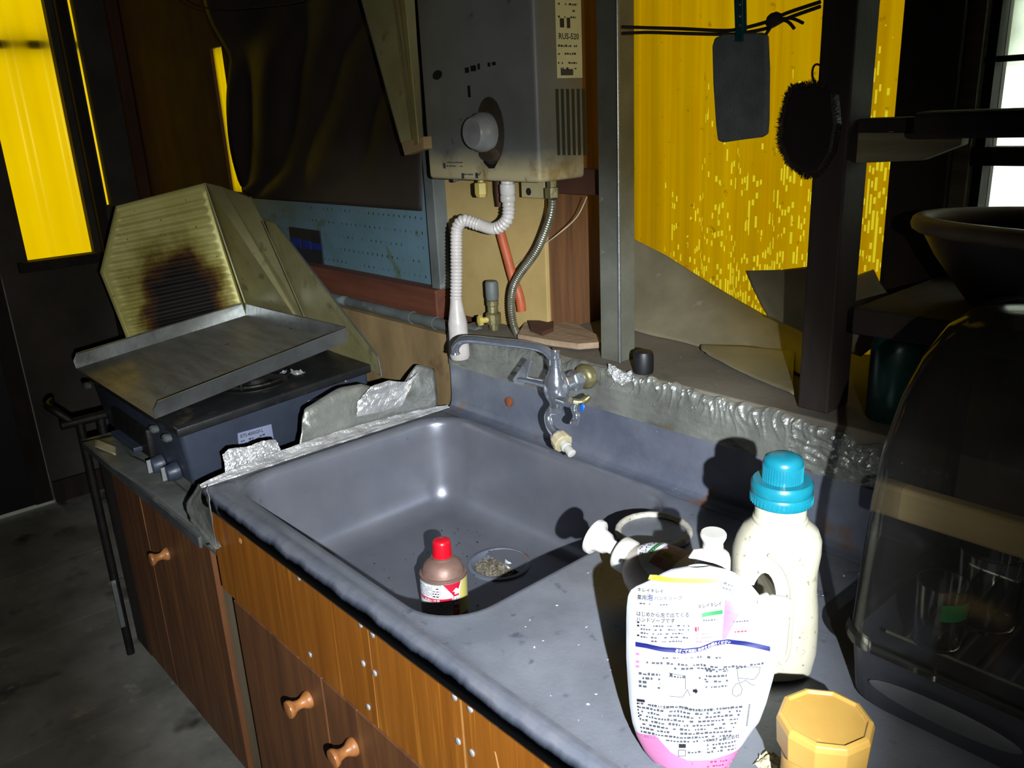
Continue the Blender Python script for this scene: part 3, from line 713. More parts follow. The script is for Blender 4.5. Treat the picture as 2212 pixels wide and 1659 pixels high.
# white corrugated shower hose
def ribbed(path, r0, amp, pitch, n=16, plain=()):
    pts = [V(p) for p in path]; L = [0]
    for a, b_ in zip(pts, pts[1:]): L.append(L[-1]+(b_-a).length)
    tot = L[-1]; k = int(tot/pitch*6); out_, rs = [], []
    j = 0
    for i in range(k+1):
        s_ = tot*i/k
        while j < len(L)-2 and L[j+1] < s_: j += 1
        t = (s_-L[j])/max(L[j+1]-L[j], 1e-9); out_.append(pts[j].lerp(pts[j+1], min(1, t)))
        f = s_/tot
        rs.append(r0 if any(a < f < b_ for a, b_ in plain) else r0+amp*max(-.7, math.cos(2*math.pi*s_/pitch)))
    return MB().tube(out_, rs, n)
hz = thing('drain_hose', 'white corrugated hot-water hose hanging from the heater', 'hose', (.065, .525, .93))
O = V((out.x, .575, HZ0-.028))
hp = spline([O, O+V((0,0,-.030)), P(1093,478,Y=.572), P(1068,494,Y=.562), P(1030,484,Y=.548), P(1003,476,Y=.535), P(988,492,Y=.527), P(986,530,Y=.524), P(986,590,Y=.523), P(985,645,Y=.522)], 10)
obj('hose_tube', ribbed(hp, .0115, .0011, .0068, plain=((.0,.06),(.26,.37))), M['hose_white'], hz, smooth=True)
nz = hp[-1]
obj('shower_nozzle', MB().lathe([(.0115,.004),(.012,-.004),(.0145,-.022),(.0185,-.045),(.0195,-.050),(.0195,-.075),(.0205,-.100),(.0205,-.118),(.018,-.124),(.001,-.124)], nz, (0,0,1), 24), M['hose_white'], hz, smooth=True)
obj('hose_collar', MB().lathe([(.0125,0),(.0145,-.002),(.0145,-.012),(.0125,-.014)], O, (0,0,1), 24, cap=False), M['hose_white'], hz, smooth=True)
# steel flex hose
fx = spline([V((ci.x,.585,HZ0-.032)), P(1188,470,Y=.588), P(1160,540,Y=.592), P(1118,600,Y=.592), P(1105,640,Y=.592), P(1107,690,Y=.592), P(1118,722,Y=.592), P(1135,742,Y=.590)], 10)
top(obj('flexible_pipe', ribbed(fx, .0075, .0008, .0048, 14), M['flex'], smooth=True), 'ribbed steel flexible pipe curving down from the heater inlet', 'pipe')
og = spline([P(1078,490,Y=.625), P(1093,545,Y=.625), P(1108,600,Y=.625), P(1122,640,Y=.628), P(1127,672,Y=.63)], 8)
top(obj('gas_hose', MB().tube(og, .0095, 14), M['orange_hose'], smooth=True), 'orange rubber gas hose behind the steel flexible pipe', 'hose')
# gas cock
gk = P(1066, 690, Y=.60); g = thing('gas_cock', 'old brass gas tap with a dark rubber cap on the ledge', 'valve', (gk.x, .60, .975))
obj('valve_body', MB().lathe([(.010,.0),(.010,.012),(.016,.014),(.016,.034),(.011,.038),(.011,.050),(.0125,.052),(.0125,.062),(.009,.064)], (gk.x,.60,.9755), (0,0,1), 12), M['brass'], g)
obj('rubber_cap', MB().lathe([(.0125,.064),(.0135,.070),(.0135,.098),(.011,.102),(.001,.102)], (gk.x,.60,.9755), (0,0,1), 16), M['pvc'], g, smooth=True)
obj('tap_handle', MB().lathe([(.006,0),(.006,.014),(.011,.015),(.011,.022),(.004,.024)], (gk.x-.002,.588,.999), (-.3,-1,0), 8), M['plastic_yellowed'], g)
# pipe along the wall
ph = MB(); pa_, pb_ = P(700, 645, Y=.585), P(938, 703, Y=.585)
pp = thing('wall_pipe', 'grey plastic pipe running along the wall under the window frame', 'pipe', tuple(pa_))
zp = (P(800, 668, Y=.585).z)
zp = .966
obj('pipe_run', MB().tube([(-1.0,.583,zp), (.02,.583,zp)], .0125, 14), M['pvc'], pp, smooth=True)
for xx, c_ in ((P(885,683,Y=.585).x,'a'), (P(935,700,Y=.585).x,'b')):
    obj('pipe_joint', MB().tube([(xx-.016,.583,zp), (xx+.016,.583,zp)], .0142, 14), M['pvc'], pp, smooth=True)
obj('pipe_cap', MB().tube([(.02,.583,zp), (.06,.583,zp)], .0142, 14), M['pvc'], pp, smooth=True)
# thin wires
top(obj('wire', MB().tube(spline([P(1268,425,Y=.66), P(1245,470,Y=.65), P(1200,510,Y=.632), P(1150,545,Y=.635), P(1110,575,Y=.64)], 6), .0011, 6), M['plastic_cream']), 'thin pale wire looping beside the steel flexible pipe', 'wire')
top(obj('cable', MB().tube(spline([P(370,-25,Y=.50), P(420,10,Y=.50), P(480,20,Y=.50), P(560,14,Y=.50), P(640,4,Y=.50), P(760,-30,Y=.50)], 6), .0022, 6), M['rope']), 'dark cable sagging across the top of the vinyl sheet', 'cable')
# folded channel hanging left of the heater
ch = thing('folded_panel', 'narrow folded aluminium panel hanging beside the water heater', 'panel', tuple(P(895, 325, Y=.50)))
tA, tB, tC, tD = P(772,-40,Y=.50), P(842,-40,Y=.505), P(872,-40,Y=.49), P(893,-40,Y=.51)
bA, bB, bC, bD = P(868,308,Y=.50), P(893,318,Y=.505), P(905,310,Y=.49), P(914,300,Y=.51)
for a, b_, c_, d_ in ((tA,tB,bB,bA), (tB,tC,bC,bB), (tC,tD,bD,bC)):
    obj('fold', MB().grid(lambda u, v: (a.lerp(b_,u)).lerp(d_.lerp(c_,u), v), 4, 12), M['guard_side'], ch, solid=.0012)
obj('end_block', MB().prism([P(866,307,Y=.499), P(914,295,Y=.499), P(916,322,Y=.499), P(874,336,Y=.499)], (0,.02,0)), M['wood_tan'], ch, bevel=.001)
obj('seam', MB().tube([P(847,-40,Y=.494), P(893,270,Y=.494)], .0012, 6), M['alu_edge'], ch)
obj('seam', MB().tube([P(770,-40,Y=.499), P(866,308,Y=.499)], .0010, 6), M['alu_edge'], ch)

# ------------------------------------------------------------------ faucet
FY = .465
fb = P(1202, 838, Y=FY)
fa = thing('faucet', 'chrome wall tap with a swivel spout and a second hose outlet', 'faucet', (fb.x+.05, .545, fb.z))
obj('tap_body', MB().lathe([(.006,.045),(.011,.040),(.0125,.030),(.017,.022),(.0215,.010),(.0225,-.002),(.020,-.014),(.014,-.024),(.012,-.034),(.010,-.036)], fb, (0,0,1), 24), M['chrome'], fa, smooth=True)
inl = (V((fb.x+.006, .545, fb.z+.006))-fb)
obj('inlet_stub', MB().tube([fb, fb+inl*.35, fb+inl*.98], [.016,.013,.012], 16), M['chrome'], fa, smooth=True)
obj('inlet_nut', MB().lathe([(.015,0),(.0185,.002),(.0185,.015),(.015,.017)], fb+inl*.42, inl, 6), M['chrome'], fa)
obj('wall_flange', MB().lathe([(.015,0),(.021,.004),(.023,.012),(.020,.020),(.012,.022)], fb+inl*.70, inl, 20), M['brass'], fa, smooth=True)
sp = spline([fb+V((0,0,.040)), fb+V((0,0,.066)), P(1196,772,Y=FY-.002), P(1172,753,Y=FY-.006), P(1130,744,Y=FY-.012), P(1070,738,Y=FY-.022), P(1020,733,Y=FY-.030), P(996,736,Y=FY-.034), P(984,750,Y=FY-.036), P(983,764,Y=FY-.036)], 8)
rr = [.0078]*len(sp); rr[-3:] = [.0078,.0092,.0092]
obj('spout', MB().tube(sp, rr, 16), M['chrome'], fa, smooth=True)
obj('spout_nut', MB().lathe([(.009,0),(.0115,.002),(.0115,.012),(.009,.014)], fb+V((0,0,.040)), (0,0,1), 12), M['chrome'], fa, smooth=True)
# left lever handle
h0 = fb+V((-.014, -.004, .004)); h1 = P(1128, 818, Y=FY-.006)
obj('lever', MB().tube([h0, h0.lerp(h1,.45), h1, h1+V((-.014,-.002,-.002))], [.008,.0065,.006,.003], 12), M['chrome'], fa, smooth=True)
obj('lever_blade', MB().prism([h1+V(q) for q in ((.010,-.004,-.008),(-.014,-.006,-.010),(-.020,-.006,-.004),(.016,-.002,.040),(.024,0,.036))], (0,.005,0)), M['chrome'], fa, bevel=.0015)
# right wing handle with blue mark
w0 = P(1228, 868, Y=FY-.012)
obj('valve_stem', MB().tube([fb+V((.004,-.004,-.016)), w0, w0+V((.004,-.006,-.002))], [.010,.0095,.006], 14), M['chrome'], fa, smooth=True)
wh_ = obj('wing_handle', MB().tube(spline([P(1243,872,Y=FY-.02), P(1240,885,Y=FY-.022), P(1246,900,Y=FY-.022), P(1240,915,Y=FY-.022)], 5), [.005]*8+[.006]*5+[.0075]*3, 12), M['chrome'], fa, smooth=True)
obj('wing_handle', MB().tube(spline([P(1238,866,Y=FY-.016), P(1256,868,Y=FY-.006), P(1274,856,Y=FY+.004)], 5), [.0055]*6+[.006]*3+[.004]*2, 12), M['brass'], fa, smooth=True)
obj('blue_mark', MB().lathe([(.005,0),(.0055,.0012),(.004,.002),(.001,.002)], P(1258,880,Y=FY-.02), (.3,-1,.2), 14, sx=.8, sy=1.2), mat('blue_enamel', '0b4ea0', rvar=0, rough=.4), fa, smooth=True)
# lower outlet with hose adapter
lo = spline([fb+V((-.004,0,-.034)), P(1185,898,Y=FY-.004), P(1190,925,Y=FY-.010), P(1206,945,Y=FY-.018)], 6)
obj('lower_outlet', MB().tube(lo, .0078, 14), M['chrome'], fa, smooth=True)
obj('outlet_nut', MB().lathe([(.010,-.006),(.012,-.004),(.012,.008),(.010,.010)], fb+V((-.002,0,-.040)), (0,0,1), 8), M['chrome'], fa)
e0, e1 = P(1206,945,Y=FY-.018), P(1242,988,Y=FY-.030); ax = (e1-e0)
obj('adapter_nut', MB().lathe([(.011,-.004),(.0155,.000),(.0165,.004),(.0165,.009),(.0175,.010),(.0175,.017),(.0165,.018),(.012,.0185)], e0, ax, 10), M['plastic_cream'], fa)
obj('adapter_clamp', MB().lathe([(.012,0),(.0128,.001),(.0128,.004),(.012,.005)], e0-ax.normalized()*.006, ax, 20, cap=False), M['chrome'], fa, smooth=True)
obj('adapter_tip', MB().lathe([(.0075,.018),(.0075,.022),(.0095,.023),(.0095,.028),(.007,.029),(.0078,.045),(.006,.046)], e0, ax, 16), M['plastic_white'], fa, smooth=True)

# ------------------------------------------------------------------ stove cabinet
SZ = .662
sc_ = thing('stove_cabinet', 'lower wood-veneer cabinet carrying the gas stove', 'cabinet', (-.43, .27, 0))
obj('body', MB().box(-.84, -.022, .045, .54, .06, .648), M['wood_dark'], sc_)
obj('worktop', MB().box(-.85, -.014, .005, .545, .648, SZ), M['foil_dull'], sc_, bevel=.002)
sd = P(305, 1090, Y=.026).x
dL = obj('door', MB().box(-.73, sd-.003, .026, .045, .075, .635), M['wood_door'], sc_, bevel=.001)
dR = obj('door', MB().box(sd+.003, -.125, .026, .045, .075, .635), M['wood_door'], sc_, bevel=.001)
knob(P(362, 1196, Y=.026), dR)
obj('side_panel', MB().box(-.84, -.735, .030, .060, .06, .648), M['wood_dark'], sc_)
obj('filler_strip', MB().box(-.120, -.062, .036, .060, .06, .60), M['filler'], sc_)
obj('toe_board', MB().box(-.84, -.03, .08, .10, .0, .075), M['gap'], sc_)
obj('worktop_edge', MB().box(-.85, -.10, .0, .006, .640, SZ+.0005), M['alu_edge'], sc_)
# foil skirt between sink edge and the lower worktop
def skirt(u, v):
    y = lerp(.0, .535, u)
    z = lerp(.8025, SZ+.001, v**1.1) if v < .85 else SZ+.0015+.001*noise.noise(V((u*9,v*5,0)))
    x = -.006-.006*v-(.05*(v-.85)/.15 if v > .85 else 0)-.0025*abs(noise.noise(V((y*22, z*18, 3))))
    return V((x, y, z))
top(obj('foil_skirt', MB().grid(skirt, 60, 26), M['foil'], smooth=True, solid=.0005, off=1), 'foil sheet covering the step between sink and stove', 'foil')
def edge(u, v):
    y = lerp(-.012, .535, u); w = .3+.7*math.sin(math.pi*min(1, u*1.02))**.7
    return V((.004-.022*w*v+.0015*noise.noise(V((y*40,v*4,0))), y, .8026+.002*math.sin(min(1, v*3)*math.pi)+.016*w*v*v+.0022*noise.noise(V((y*38,v*5,3)))*w))
top(obj('foil_edging', MB().grid(edge, 140, 12), M['foil_shiny'], smooth=False, solid=.0004), 'shiny crimped foil edging on the left rim of the sink', 'foil')
def traced(name, px, X, ref_mat, label, lean=0, bulge=.004, seed=0, shin=0, nv=14, nu=40, curl=.0):
    """upright foil flap: rows from bottom edge polyline to top edge polyline (photo pixels on plane X=)"""
    lo_, hi_ = [[P(*q, X=X) for q in r] for r in px]
    def fn(u, v):
        a, b_ = poly_at(lo_, u), poly_at(hi_, u); p = a.lerp(b_, v)
        p.x += -lean*v*v+bulge*noise.noise(V((u*6+seed, v*4, seed)))*v+shin*noise.noise(V((u*28+seed, v*14, seed)))*min(1, v*3)+curl*max(0, v-.75)**2*16
        return p
    return top(obj(name, MB().grid(fn, nu, nv), M[ref_mat], smooth=not shin, solid=.0005), label, 'foil')
traced('foil_flap', [[(640,985),(760,955),(860,925),(945,898)], [(664,905),(668,888),(745,842),(790,832),(850,850),(885,830),(912,790),(950,800)]], -.022, 'foil', 'large torn foil flap standing up between stove and sink', .02, .008, 3)
traced('foil_flap', [[(487,1030),(545,1010),(612,992)], [(486,985),(500,972),(540,968),(570,955),(600,953),(606,962)]], -.022, 'foil_shiny', 'small crinkled shiny foil flap beside the stove side', .01, .004, 8, .004)
traced('foil_flap', [[(770,900),(820,890),(868,876)], [(772,868),(800,835),(840,822),(880,826),(905,800)]], -.012, 'foil_shiny', 'shiny curled foil corner overlapping the large torn flap', .0, .01, 5, .0015)
# hanging flap at the sink corner, foil on the lower worktop front
def hang(u, v):
    a = poly_at([P(447,1052,Y=-.016), P(455,1100,Y=-.020), P(467,1185,Y=-.020)], v)
    b_ = poly_at([P(428,1045,Y=.0), P(398,1095,Y=-.016), P(408,1125,Y=-.018), P(466,1186,Y=-.019)], v)
    p = a.lerp(b_, u); p.y += .008*math.sin(u*3.14)+.003*noise.noise(V((u*5,v*6,2))); return p
top(obj('foil_corner', MB().grid(hang, 14, 24), M['foil'], smooth=True, solid=.0006), 'curled foil corner hanging below the front left end of the sink', 'foil')
def lowfoil(u, v):
    a = poly_at([P(176,955,Z=SZ+.0015), P(240,1010,Z=SZ+.0015), P(330,1068,Z=SZ+.0015), P(455,1170,Z=SZ+.0015)], u)
    b_ = poly_at([P(250,938,Z=SZ+.004), P(285,985,Z=SZ+.004), P(345,1010,Z=SZ+.004), P(388,1048,Z=SZ+.004), P(470,1120,Z=SZ+.004)], u)
    p = a.lerp(b_, v); p.z += .0025*abs(noise.noise(V((p.x*14,p.y*14,0))))+.001; return p
top(obj('foil_liner', MB().grid(lowfoil, 40, 8), M['foil_dull'], smooth=True, solid=.0006), 'dull torn aluminium liner on the front of the stove shelf', 'foil')
top(obj('paper_scrap', MB().grid(lambda u, v: P(lerp(205,250,u), lerp(945,965,v)+18*u, Z=SZ+.007+.002*math.sin(u*3+v*2)), 6, 5), M['plastic_cream'], smooth=True, solid=.0006), 'crumpled pale paper scrap on the stove shelf corner', 'paper')

# ------------------------------------------------------------------ gas stove
GX0, GX1, GY0, GY1, GZ0, GZF, GZB = -.83, -.25, .05, .50, .690, .828, .856
st = thing('gas_stove', 'blue-grey two-burner gas stove with a greasy dark top', 'stove', (-.54, .275, SZ))
bd = MB().add([(GX0+.01,GY0+.015,GZ0),(GX1-.012,GY0+.015,GZ0),(GX1-.012,GY1,GZ0),(GX0+.01,GY1,GZ0),(GX0,GY0,GZF-.004),(GX1-.004,GY0,GZF-.004),(GX1-.004,GY1,GZB-.004),(GX0,GY1,GZB-.004)], [(0,3,2,1),(4,5,6,7),(0,1,5,4),(1,2,6,5),(2,3,7,6),(3,0,4,7)])
obj('body', bd, M['stove'], st, bevel=.012, seg=4, smooth=True)
def tz(y): return lerp(GZF, GZB, (y-GY0)/(GY1-GY0))
tp_ = MB().add([(GX0-.004,GY0-.006,GZF-.016),(GX1+.004,GY0-.006,GZF-.016),(GX1+.004,GY1+.004,GZB-.016),(GX0-.004,GY1+.004,GZB-.016),(GX0-.004,GY0-.006,GZF+.004),(GX1+.004,GY0-.006,GZF+.004),(GX1+.004,GY1+.004,GZB+.004),(GX0-.004,GY1+.004,GZB+.004)], [(0,3,2,1),(4,5,6,7),(0,1,5,4),(1,2,6,5),(2,3,7,6),(3,0,4,7)])
tpo = obj('top_plate', tp_, M['stove_top'], st, bevel=.004, seg=3, smooth=True)
for bxc in (-.385, -.69):
    byc = .28; zc = tz(byc)+.0045
    dish = obj('drip_bowl', MB().lathe([(.085,0),(.085,.003),(.078,.004),(.068,.0015),(.001,.0008)], (bxc,byc,zc), (0,-.05,1), 32), M['iron'], st, smooth=True)
    obj('burner', MB().lathe([(.034,0),(.034,.010),(.028,.014),(.001,.014)], (bxc,byc,zc), (0,-.05,1), 24), M['iron'], st, smooth=True)
    gr_ = MB().tube([V((bxc+.078*math.cos(a*.2618), byc+.078*math.sin(a*.2618), zc+.010+.05*.078*math.sin(a*.2618))) for a in range(25)], .004, 8, False)
    for k in range(5):
        a = k*1.2566+.5; gr_.beam((bxc+.03*math.cos(a), byc+.03*math.sin(a), zc+.014), (bxc+.088*math.cos(a), byc+.088*math.sin(a), zc+.012), .005, .014)
    obj('pan_support', gr_, M['iron'], st)
fs_ = P(632, 808, Z=tz(.30)+.006)
obj('foil_scrap', MB().grid(lambda u, v: V((fs_.x+.05*(u-.5), fs_.y+.02*(v-.5)+.02*(u-.5), tz(.30)+.008+.006*noise.noise(V((u*6,v*5,1)))+.004*v)), 12, 6), M['foil_shiny'], st, solid=.0004)
for x, y in ((507,901),(539,890),(748,823)):
    obj('rivet', MB().lathe([(.0045,-.002),(.0045,.001),(.002,.0025)], P(x, y, X=GX1-.004)+V((.0005,0,0)), (1,0,0), 12), M['alu_edge'], st, smooth=True)
c = P(680, 864, X=GX1-.006)
obj('side_slot', MB().box(GX1-.010, GX1-.003, c.y-.018, c.y+.018, c.z-.003, c.z+.003), M['sticker'], st, bevel=.002)
# sticker on the right side, text on it
def side_pt(y, z):
    t = (z-GZ0)/(GZF-GZ0); return V((lerp(GX1-.012, GX1-.004, t)+.0008, y, z))
q00, q10, q11, q01 = [P(x, y, X=GX1-.006) for x, y in ((513,936),(586,916),(597,975),(520,995))]
D = Decal(lambda y, z: side_pt(y, z)+V((.0003,0,0)))
sq = [(q.y, q.z) for q in (q00, q10, q11, q01)]
obj('rating_sticker', MB().grid(lambda u, v: side_pt(*[lerp(lerp(sq[0][i],sq[1][i],u), lerp(sq[3][i],sq[2][i],u), v) for i in (0,1)]), 3, 3), M['sticker'], st, solid=.0003)
D.text('ink', 'RTS-4000GF-L', sq[0][0]+.005, sq[0][1]-.013, .011, ydir=(0,1), fit=.052)
D.lines('ink', sq[0][0]+.005, sq[0][0]+.06, sq[0][1]-.022, .004, 4); D.lines('ink_grey', sq[0][0]+.005, sq[0][0]+.065, sq[0][1]-.033, .003, 6)
D.build(st)
# front fittings
for x, y, nm in ((384,1015,'k'),(352,999,'k')):
    c = P(x, y, Y=GY0+.010)
    kb = obj('control_knob', MB().lathe([(.020,0),(.020,.010),(.018,.014),(.017,.024),(.015,.026),(.001,.0262)], c, (0,-1,-.05), 24), M['stove'], st, smooth=True)
    obj('knob_grip', MB().box(c.x-.003, c.x+.003, c.y-.034, c.y-.022, c.z-.015, c.z+.015), M['heater_knob'], kb, bevel=.0015)
for x, y in ((371,944),(343,925),(198,832)):
    c = P(x, y, Y=GY0-.004)
    obj('lever', MB().lathe([(.004,0),(.011,.004),(.012,.014),(.008,.018),(.001,.018)], c, (0,-1,.1), 14, sx=1.3, sy=.7), M['pvc'], st, smooth=True)
obj('grill_door', MB().box(-.70, -.46, GY0-.004, GY0+.016, .705, .775), M['iron'], st, bevel=.006, seg=3, smooth=True)
obj('grill_handle', MB().box(-.66, -.50, GY0-.024, GY0-.003, .715, .727), M['stove'], st, bevel=.003)
for x in (GX0+.06, GX1-.06):
    for y in (GY0+.05, GY1-.06):
        obj('foot', MB().lathe([(.012,0),(.014,.004),(.010,GZ0-SZ+.004)], (x,y,SZ+.0005), (0,0,1), 14), M['black'], st, smooth=True)

# tray lying over the stove
ty = thing('metal_tray', 'greasy steel tray with three folded rims lying on the stove', 'tray', (-.56, .24, .88))
T00, T10, T11, T01 = P(165,797,X=-.785), P(335,905,X=-.29), P(750,738,X=-.29), P(531,682,X=-.785)
def tq(u, v): return T00.lerp(T10,u).lerp(T01.lerp(T11,u), v)
obj('tray_plate', MB().grid(lambda u, v: tq(u, v), 16, 16), M['tray'], ty, solid=.0012)
nrm = V((0,-.11,1)).normalized()
H_ = .034
for nm, a, b_, off, e0_, e1_ in (('l', T00, T01, V((-.007,0,0)), .012, 0), ('r', T10, T11, V((.007,0,0)), .012, 0), ('b', T01, T11, V((0,.006,0)), 0, 0)):
    d = (b_-a).normalized()
    poly = [a, b_, b_+nrm*H_+off, a+nrm*H_+off+d*.0] if nm == 'b' else [a, b_, b_+nrm*H_+off, a+nrm*H_+off+d*.012, a+nrm*.020+off*.6]
    rim = obj('tray_rim', MB().prism(poly, off.normalized()*.0012), M['alu_edge'], ty)
    obj('rim_fold', MB().tube([poly[2], poly[3]], .0016, 6), M['alu_edge'], rim)
# stove guard
gd = thing('stove_guard', 'folding aluminium splash guard with a burnt left panel', 'splash guard', (-.82, .0, .90))
Ls = [V((-.805,.150,.866)), P(265,710,X=-.81), P(216,588,X=-.835), P(250,445,X=-.862)]
Rs = [V((-.803,.478,.868)), P(523,651,X=-.81), P(487,540,X=-.835), P(443,395,X=-.862)]
def gp(u, v, rib=True):
    t = v*3; p = poly_at(Ls, v).lerp(poly_at(Rs, v), u)
    x = 0
    if .06 < u < .93 and .05 < v < .93: x = .0022*math.sin(v*math.pi*2*22)
    edge_ = min(u, 1-u, 1-v)
    if edge_ < .045: x += .004*math.sin(edge_/.045*math.pi)
    return p+V((x, 0, .2*x))
obj('guard_panel', MB().grid(gp, 40, 220), M['guard_burn'], gd, smooth=True, solid=.0008, off=1)
C0, C1 = Rs[0], Rs[3]
m1, m0 = P(567, 477, Y=.49), P(656, 681, Y=.497); e1_ = P(540, 427, Y=.488)
bk = [C0, C1, P(480, 404, Y=.46), e1_, m1, m0, V((m0.x+.02,.498,.868))]
obj('guard_panel', MB().prism(bk, (0,.0012,0)), M['guard_side'], gd)
w1, w2_, w3 = P(592, 486, Y=.485), P(815, 770, Y=.500), P(822, 812, Y=.500)
wg = obj('guard_panel', MB().prism([V((m1.x,.4965,m1.z)), V((w1.x,.494,w1.z)), V((w2_.x,.502,w2_.z)), V((w3.x,.503,w3.z)), V((m0.x-.02,.502,.872))], (0,.0012,0)), M['guard_side'], gd)
obj('panel_hem', MB().tube([V((w1.x,.493,w1.z)), V((w2_.x,.5015,w2_.z)), V((w3.x,.5025,w3.z))], .0022, 8), M['alu_edge'], wg)
obj('hinge_rod', MB().tube([C0+V((.004,-.003,0)), C1+V((.004,-.003,0))], .0030, 8), M['guard_side'], gd)
obj('hinge_rod', MB().tube([m1+V((0,-.003,0)), m0+V((0,-.003,0))], .0012, 8), M['wood_dark'], gd)

# dark stand and pipes left of the stove cabinet
sd_ = thing('pipe_stand', 'dark tubular stand beside the stove cabinet', 'stand', (-.88, .03, 0))
for y in (.015, .065):
    obj('pole', MB().tube([(-.885,y,0), (-.885,y,.70)], .011, 12), M['iron'], sd_, smooth=True)
obj('cross_tube', MB().tube([(-.885,-.03,.70), (-.885,.30,.70)], .012, 12), M['iron'], sd_, smooth=True)
obj('arm', MB().tube(spline([(-.885,.0,.70), (-.90,-.03,.735), (-.93,-.04,.745), (-.98,-.02,.742)], 6), .010, 10), M['iron'], sd_, smooth=True)
a = P(278, 1245, Y=.0); 
top(obj('white_slat', MB().box(-.868, -.862, .0, .012, .10, .245), M['pvc'], bevel=.001), 'short pale slat leaning by the dark stand poles', 'slat')

# ------------------------------------------------------------------ ledge clutter
def loft(lo_, hi_, bulge, seed, wr=.006):
    def fn(u, v):
        a, b_ = poly_at(lo_, u), poly_at(hi_, u); p = a.lerp(b_, v)
        p += V((0, -1, .35))*(bulge*math.sin(math.pi*v)*(.6+.4*math.sin(u*5+seed)))
        p += V((0, 1, .4))*(wr*noise.noise(V((u*7+seed, v*3, seed)))*math.sin(math.pi*min(1, v+.15)))
        if p.z < .9775: p.z = .9775
        return p
    return fn
LZ = .978
lo1 = [P(1197,640,Z=LZ+.02), P(1250,668,Z=LZ), P(1320,700,Z=LZ), P(1400,722,Z=LZ), P(1480,740,Z=LZ), P(1545,758,Z=LZ), P(1620,772,Z=LZ), P(1690,795,Z=LZ), P(1740,815,Z=LZ)]
hi1 = [P(1193,612,Y=.70), P(1235,565,Y=.78), P(1290,515,Y=.85), P(1357,510,Y=.868), P(1440,552,Y=.868), P(1520,603,Y=.868), P(1590,645,Y=.868), P(1655,682,Y=.86), P(1740,700,Y=.84)]
top(obj('lino_sheet', MB().grid(loft(lo1, hi1, -.03, 1), 60, 30), M['lino'], smooth=True, solid=.0018), 'grey-brown curled lino offcut lying along the ledge', 'sheet')
lo2 = [P(1660,684,Y=.80), P(1700,700,Y=.78), P(1760,730,Y=.76), P(1860,770,Y=.74), P(1975,775,Y=.74)]
hi2 = [P(1612,585,Y=.82), P(1690,583,Y=.80), P(1760,575,Y=.78), P(1835,602,Y=.775), P(1888,583,Y=.77)]
lo2[-1] = P(1962, 690, Y=.76)
top(obj('lino_sheet', MB().grid(loft(lo2, hi2, .02, 4, .004), 40, 24), M['lino'], smooth=True, solid=.0018), 'stiff dark lino offcut bent upright behind the timber post', 'sheet')
lo3 = [P(1545,758,Z=LZ+.003), P(1620,795,Z=LZ+.003), P(1735,842,Z=LZ+.003)]
lo3 = [q+V((0,-.026,0)) for q in lo3]
hi3 = [q+V((0,-.022,0)) for q in [P(1530,738,Z=LZ+.006), P(1620,740,Z=LZ+.012), P(1735,748,Z=LZ+.014)]]
top(obj('lino_sheet', MB().grid(loft(lo3, hi3, .008, 2, .003), 24, 12), M['lino'], smooth=True, solid=.0018), 'small pale lino strip curling below the larger offcut', 'sheet')
wp = [P(x, y, Z=LZ+.001) for x, y in ((1118,735),(1135,705),(1180,692),(1225,700),(1290,735),(1302,752),(1250,756),(1190,748))]
top(obj('wood_offcut', MB().prism(wp, (0,0,.012)), M['wood_pale'], bevel=.002), 'pale splintered wood offcut on the ledge behind the tap', 'wood')
wp = [P(x, y, Z=LZ+.014) for x, y in ((1140,700),(1196,700),(1196,716),(1172,726),(1146,716))]
top(obj('wood_chip', MB().prism(wp, (0,0,.008)), M['wood_brown'], bevel=.001), 'small dark brown wood block lying on the pale offcut', 'wood')
c = P(1376, 806, Z=.976)
cb_ = MB().lathe([(.016,0),(.017,.004),(.017,.030),(.015,.036),(.010,.038),(.001,.038)], (c.x+.004,c.y+.012,.9755), (0,0,1), 20)
top(obj('black_cap', cb_, M['black'], smooth=True), 'shiny black bottle cap standing on the ledge beside the post', 'cap')
gb = V((.905, .62, .9755))
g2 = thing('green_bottle', 'dark green plastic bottle standing on the ledge behind the dish dryer', 'bottle', tuple(gb))
obj('bottle_body', MB().lathe([(.030,0),(.033,.004),(.033,.10),(.028,.118),(.014,.130),(.013,.140)], gb, (0,0,1), 24), M['green_bottle'], g2, smooth=True)
obj('bottle_cap', MB().lathe([(.0145,.138),(.0145,.156),(.012,.158)], gb, (0,0,1), 16), M['green_bottle'], g2, smooth=True)

# right timber post, shelf pieces
rp0, rp1 = P(1724, 850, Y=.575).x, P(1790, 850, Y=.575).x
top(obj('timber_post', MB().box(rp0, rp1, .575, .635, .9755, 2.39), M['wood_dark'], bevel=.003), 'dark square timber post standing on the ledge', 'post')
pz0, pz1 = P(1850,350,Y=.62).z, P(1850,285,Y=.62).z
top(obj('shelf_bracket', MB().prism([V((rp1+.0005,.60,pz0)), V((P(1990,338,Y=.60).x,.60,pz0+.004)), V((P(2075,318,Y=.60).x,.60,pz0+.022)), V((P(2080,288,Y=.60).x,.60,pz1-.002)), V((rp1+.0005,.60,pz1))], (0,.022,0)), M['wood_grey'], bevel=.001), 'weathered grey wood bracket nailed to the dark timber post', 'bracket')
top(obj('shelf_rail', MB().box(rp1+.0005, 1.7, .596, .64, pz1+.0005, pz1+.017), M['wood_dark'], bevel=.002), 'thin dark rail running from the timber post across the window', 'rail')
r0 = P(1990, 260, Y=.57)
top(obj('timber_bar', MB().box(r0.x, 1.7, .545, .594, pz1-.006, pz1+.024), M['wood_dark'], bevel=.006), 'thick blackened timber bar crossing in front of the window', 'beam')

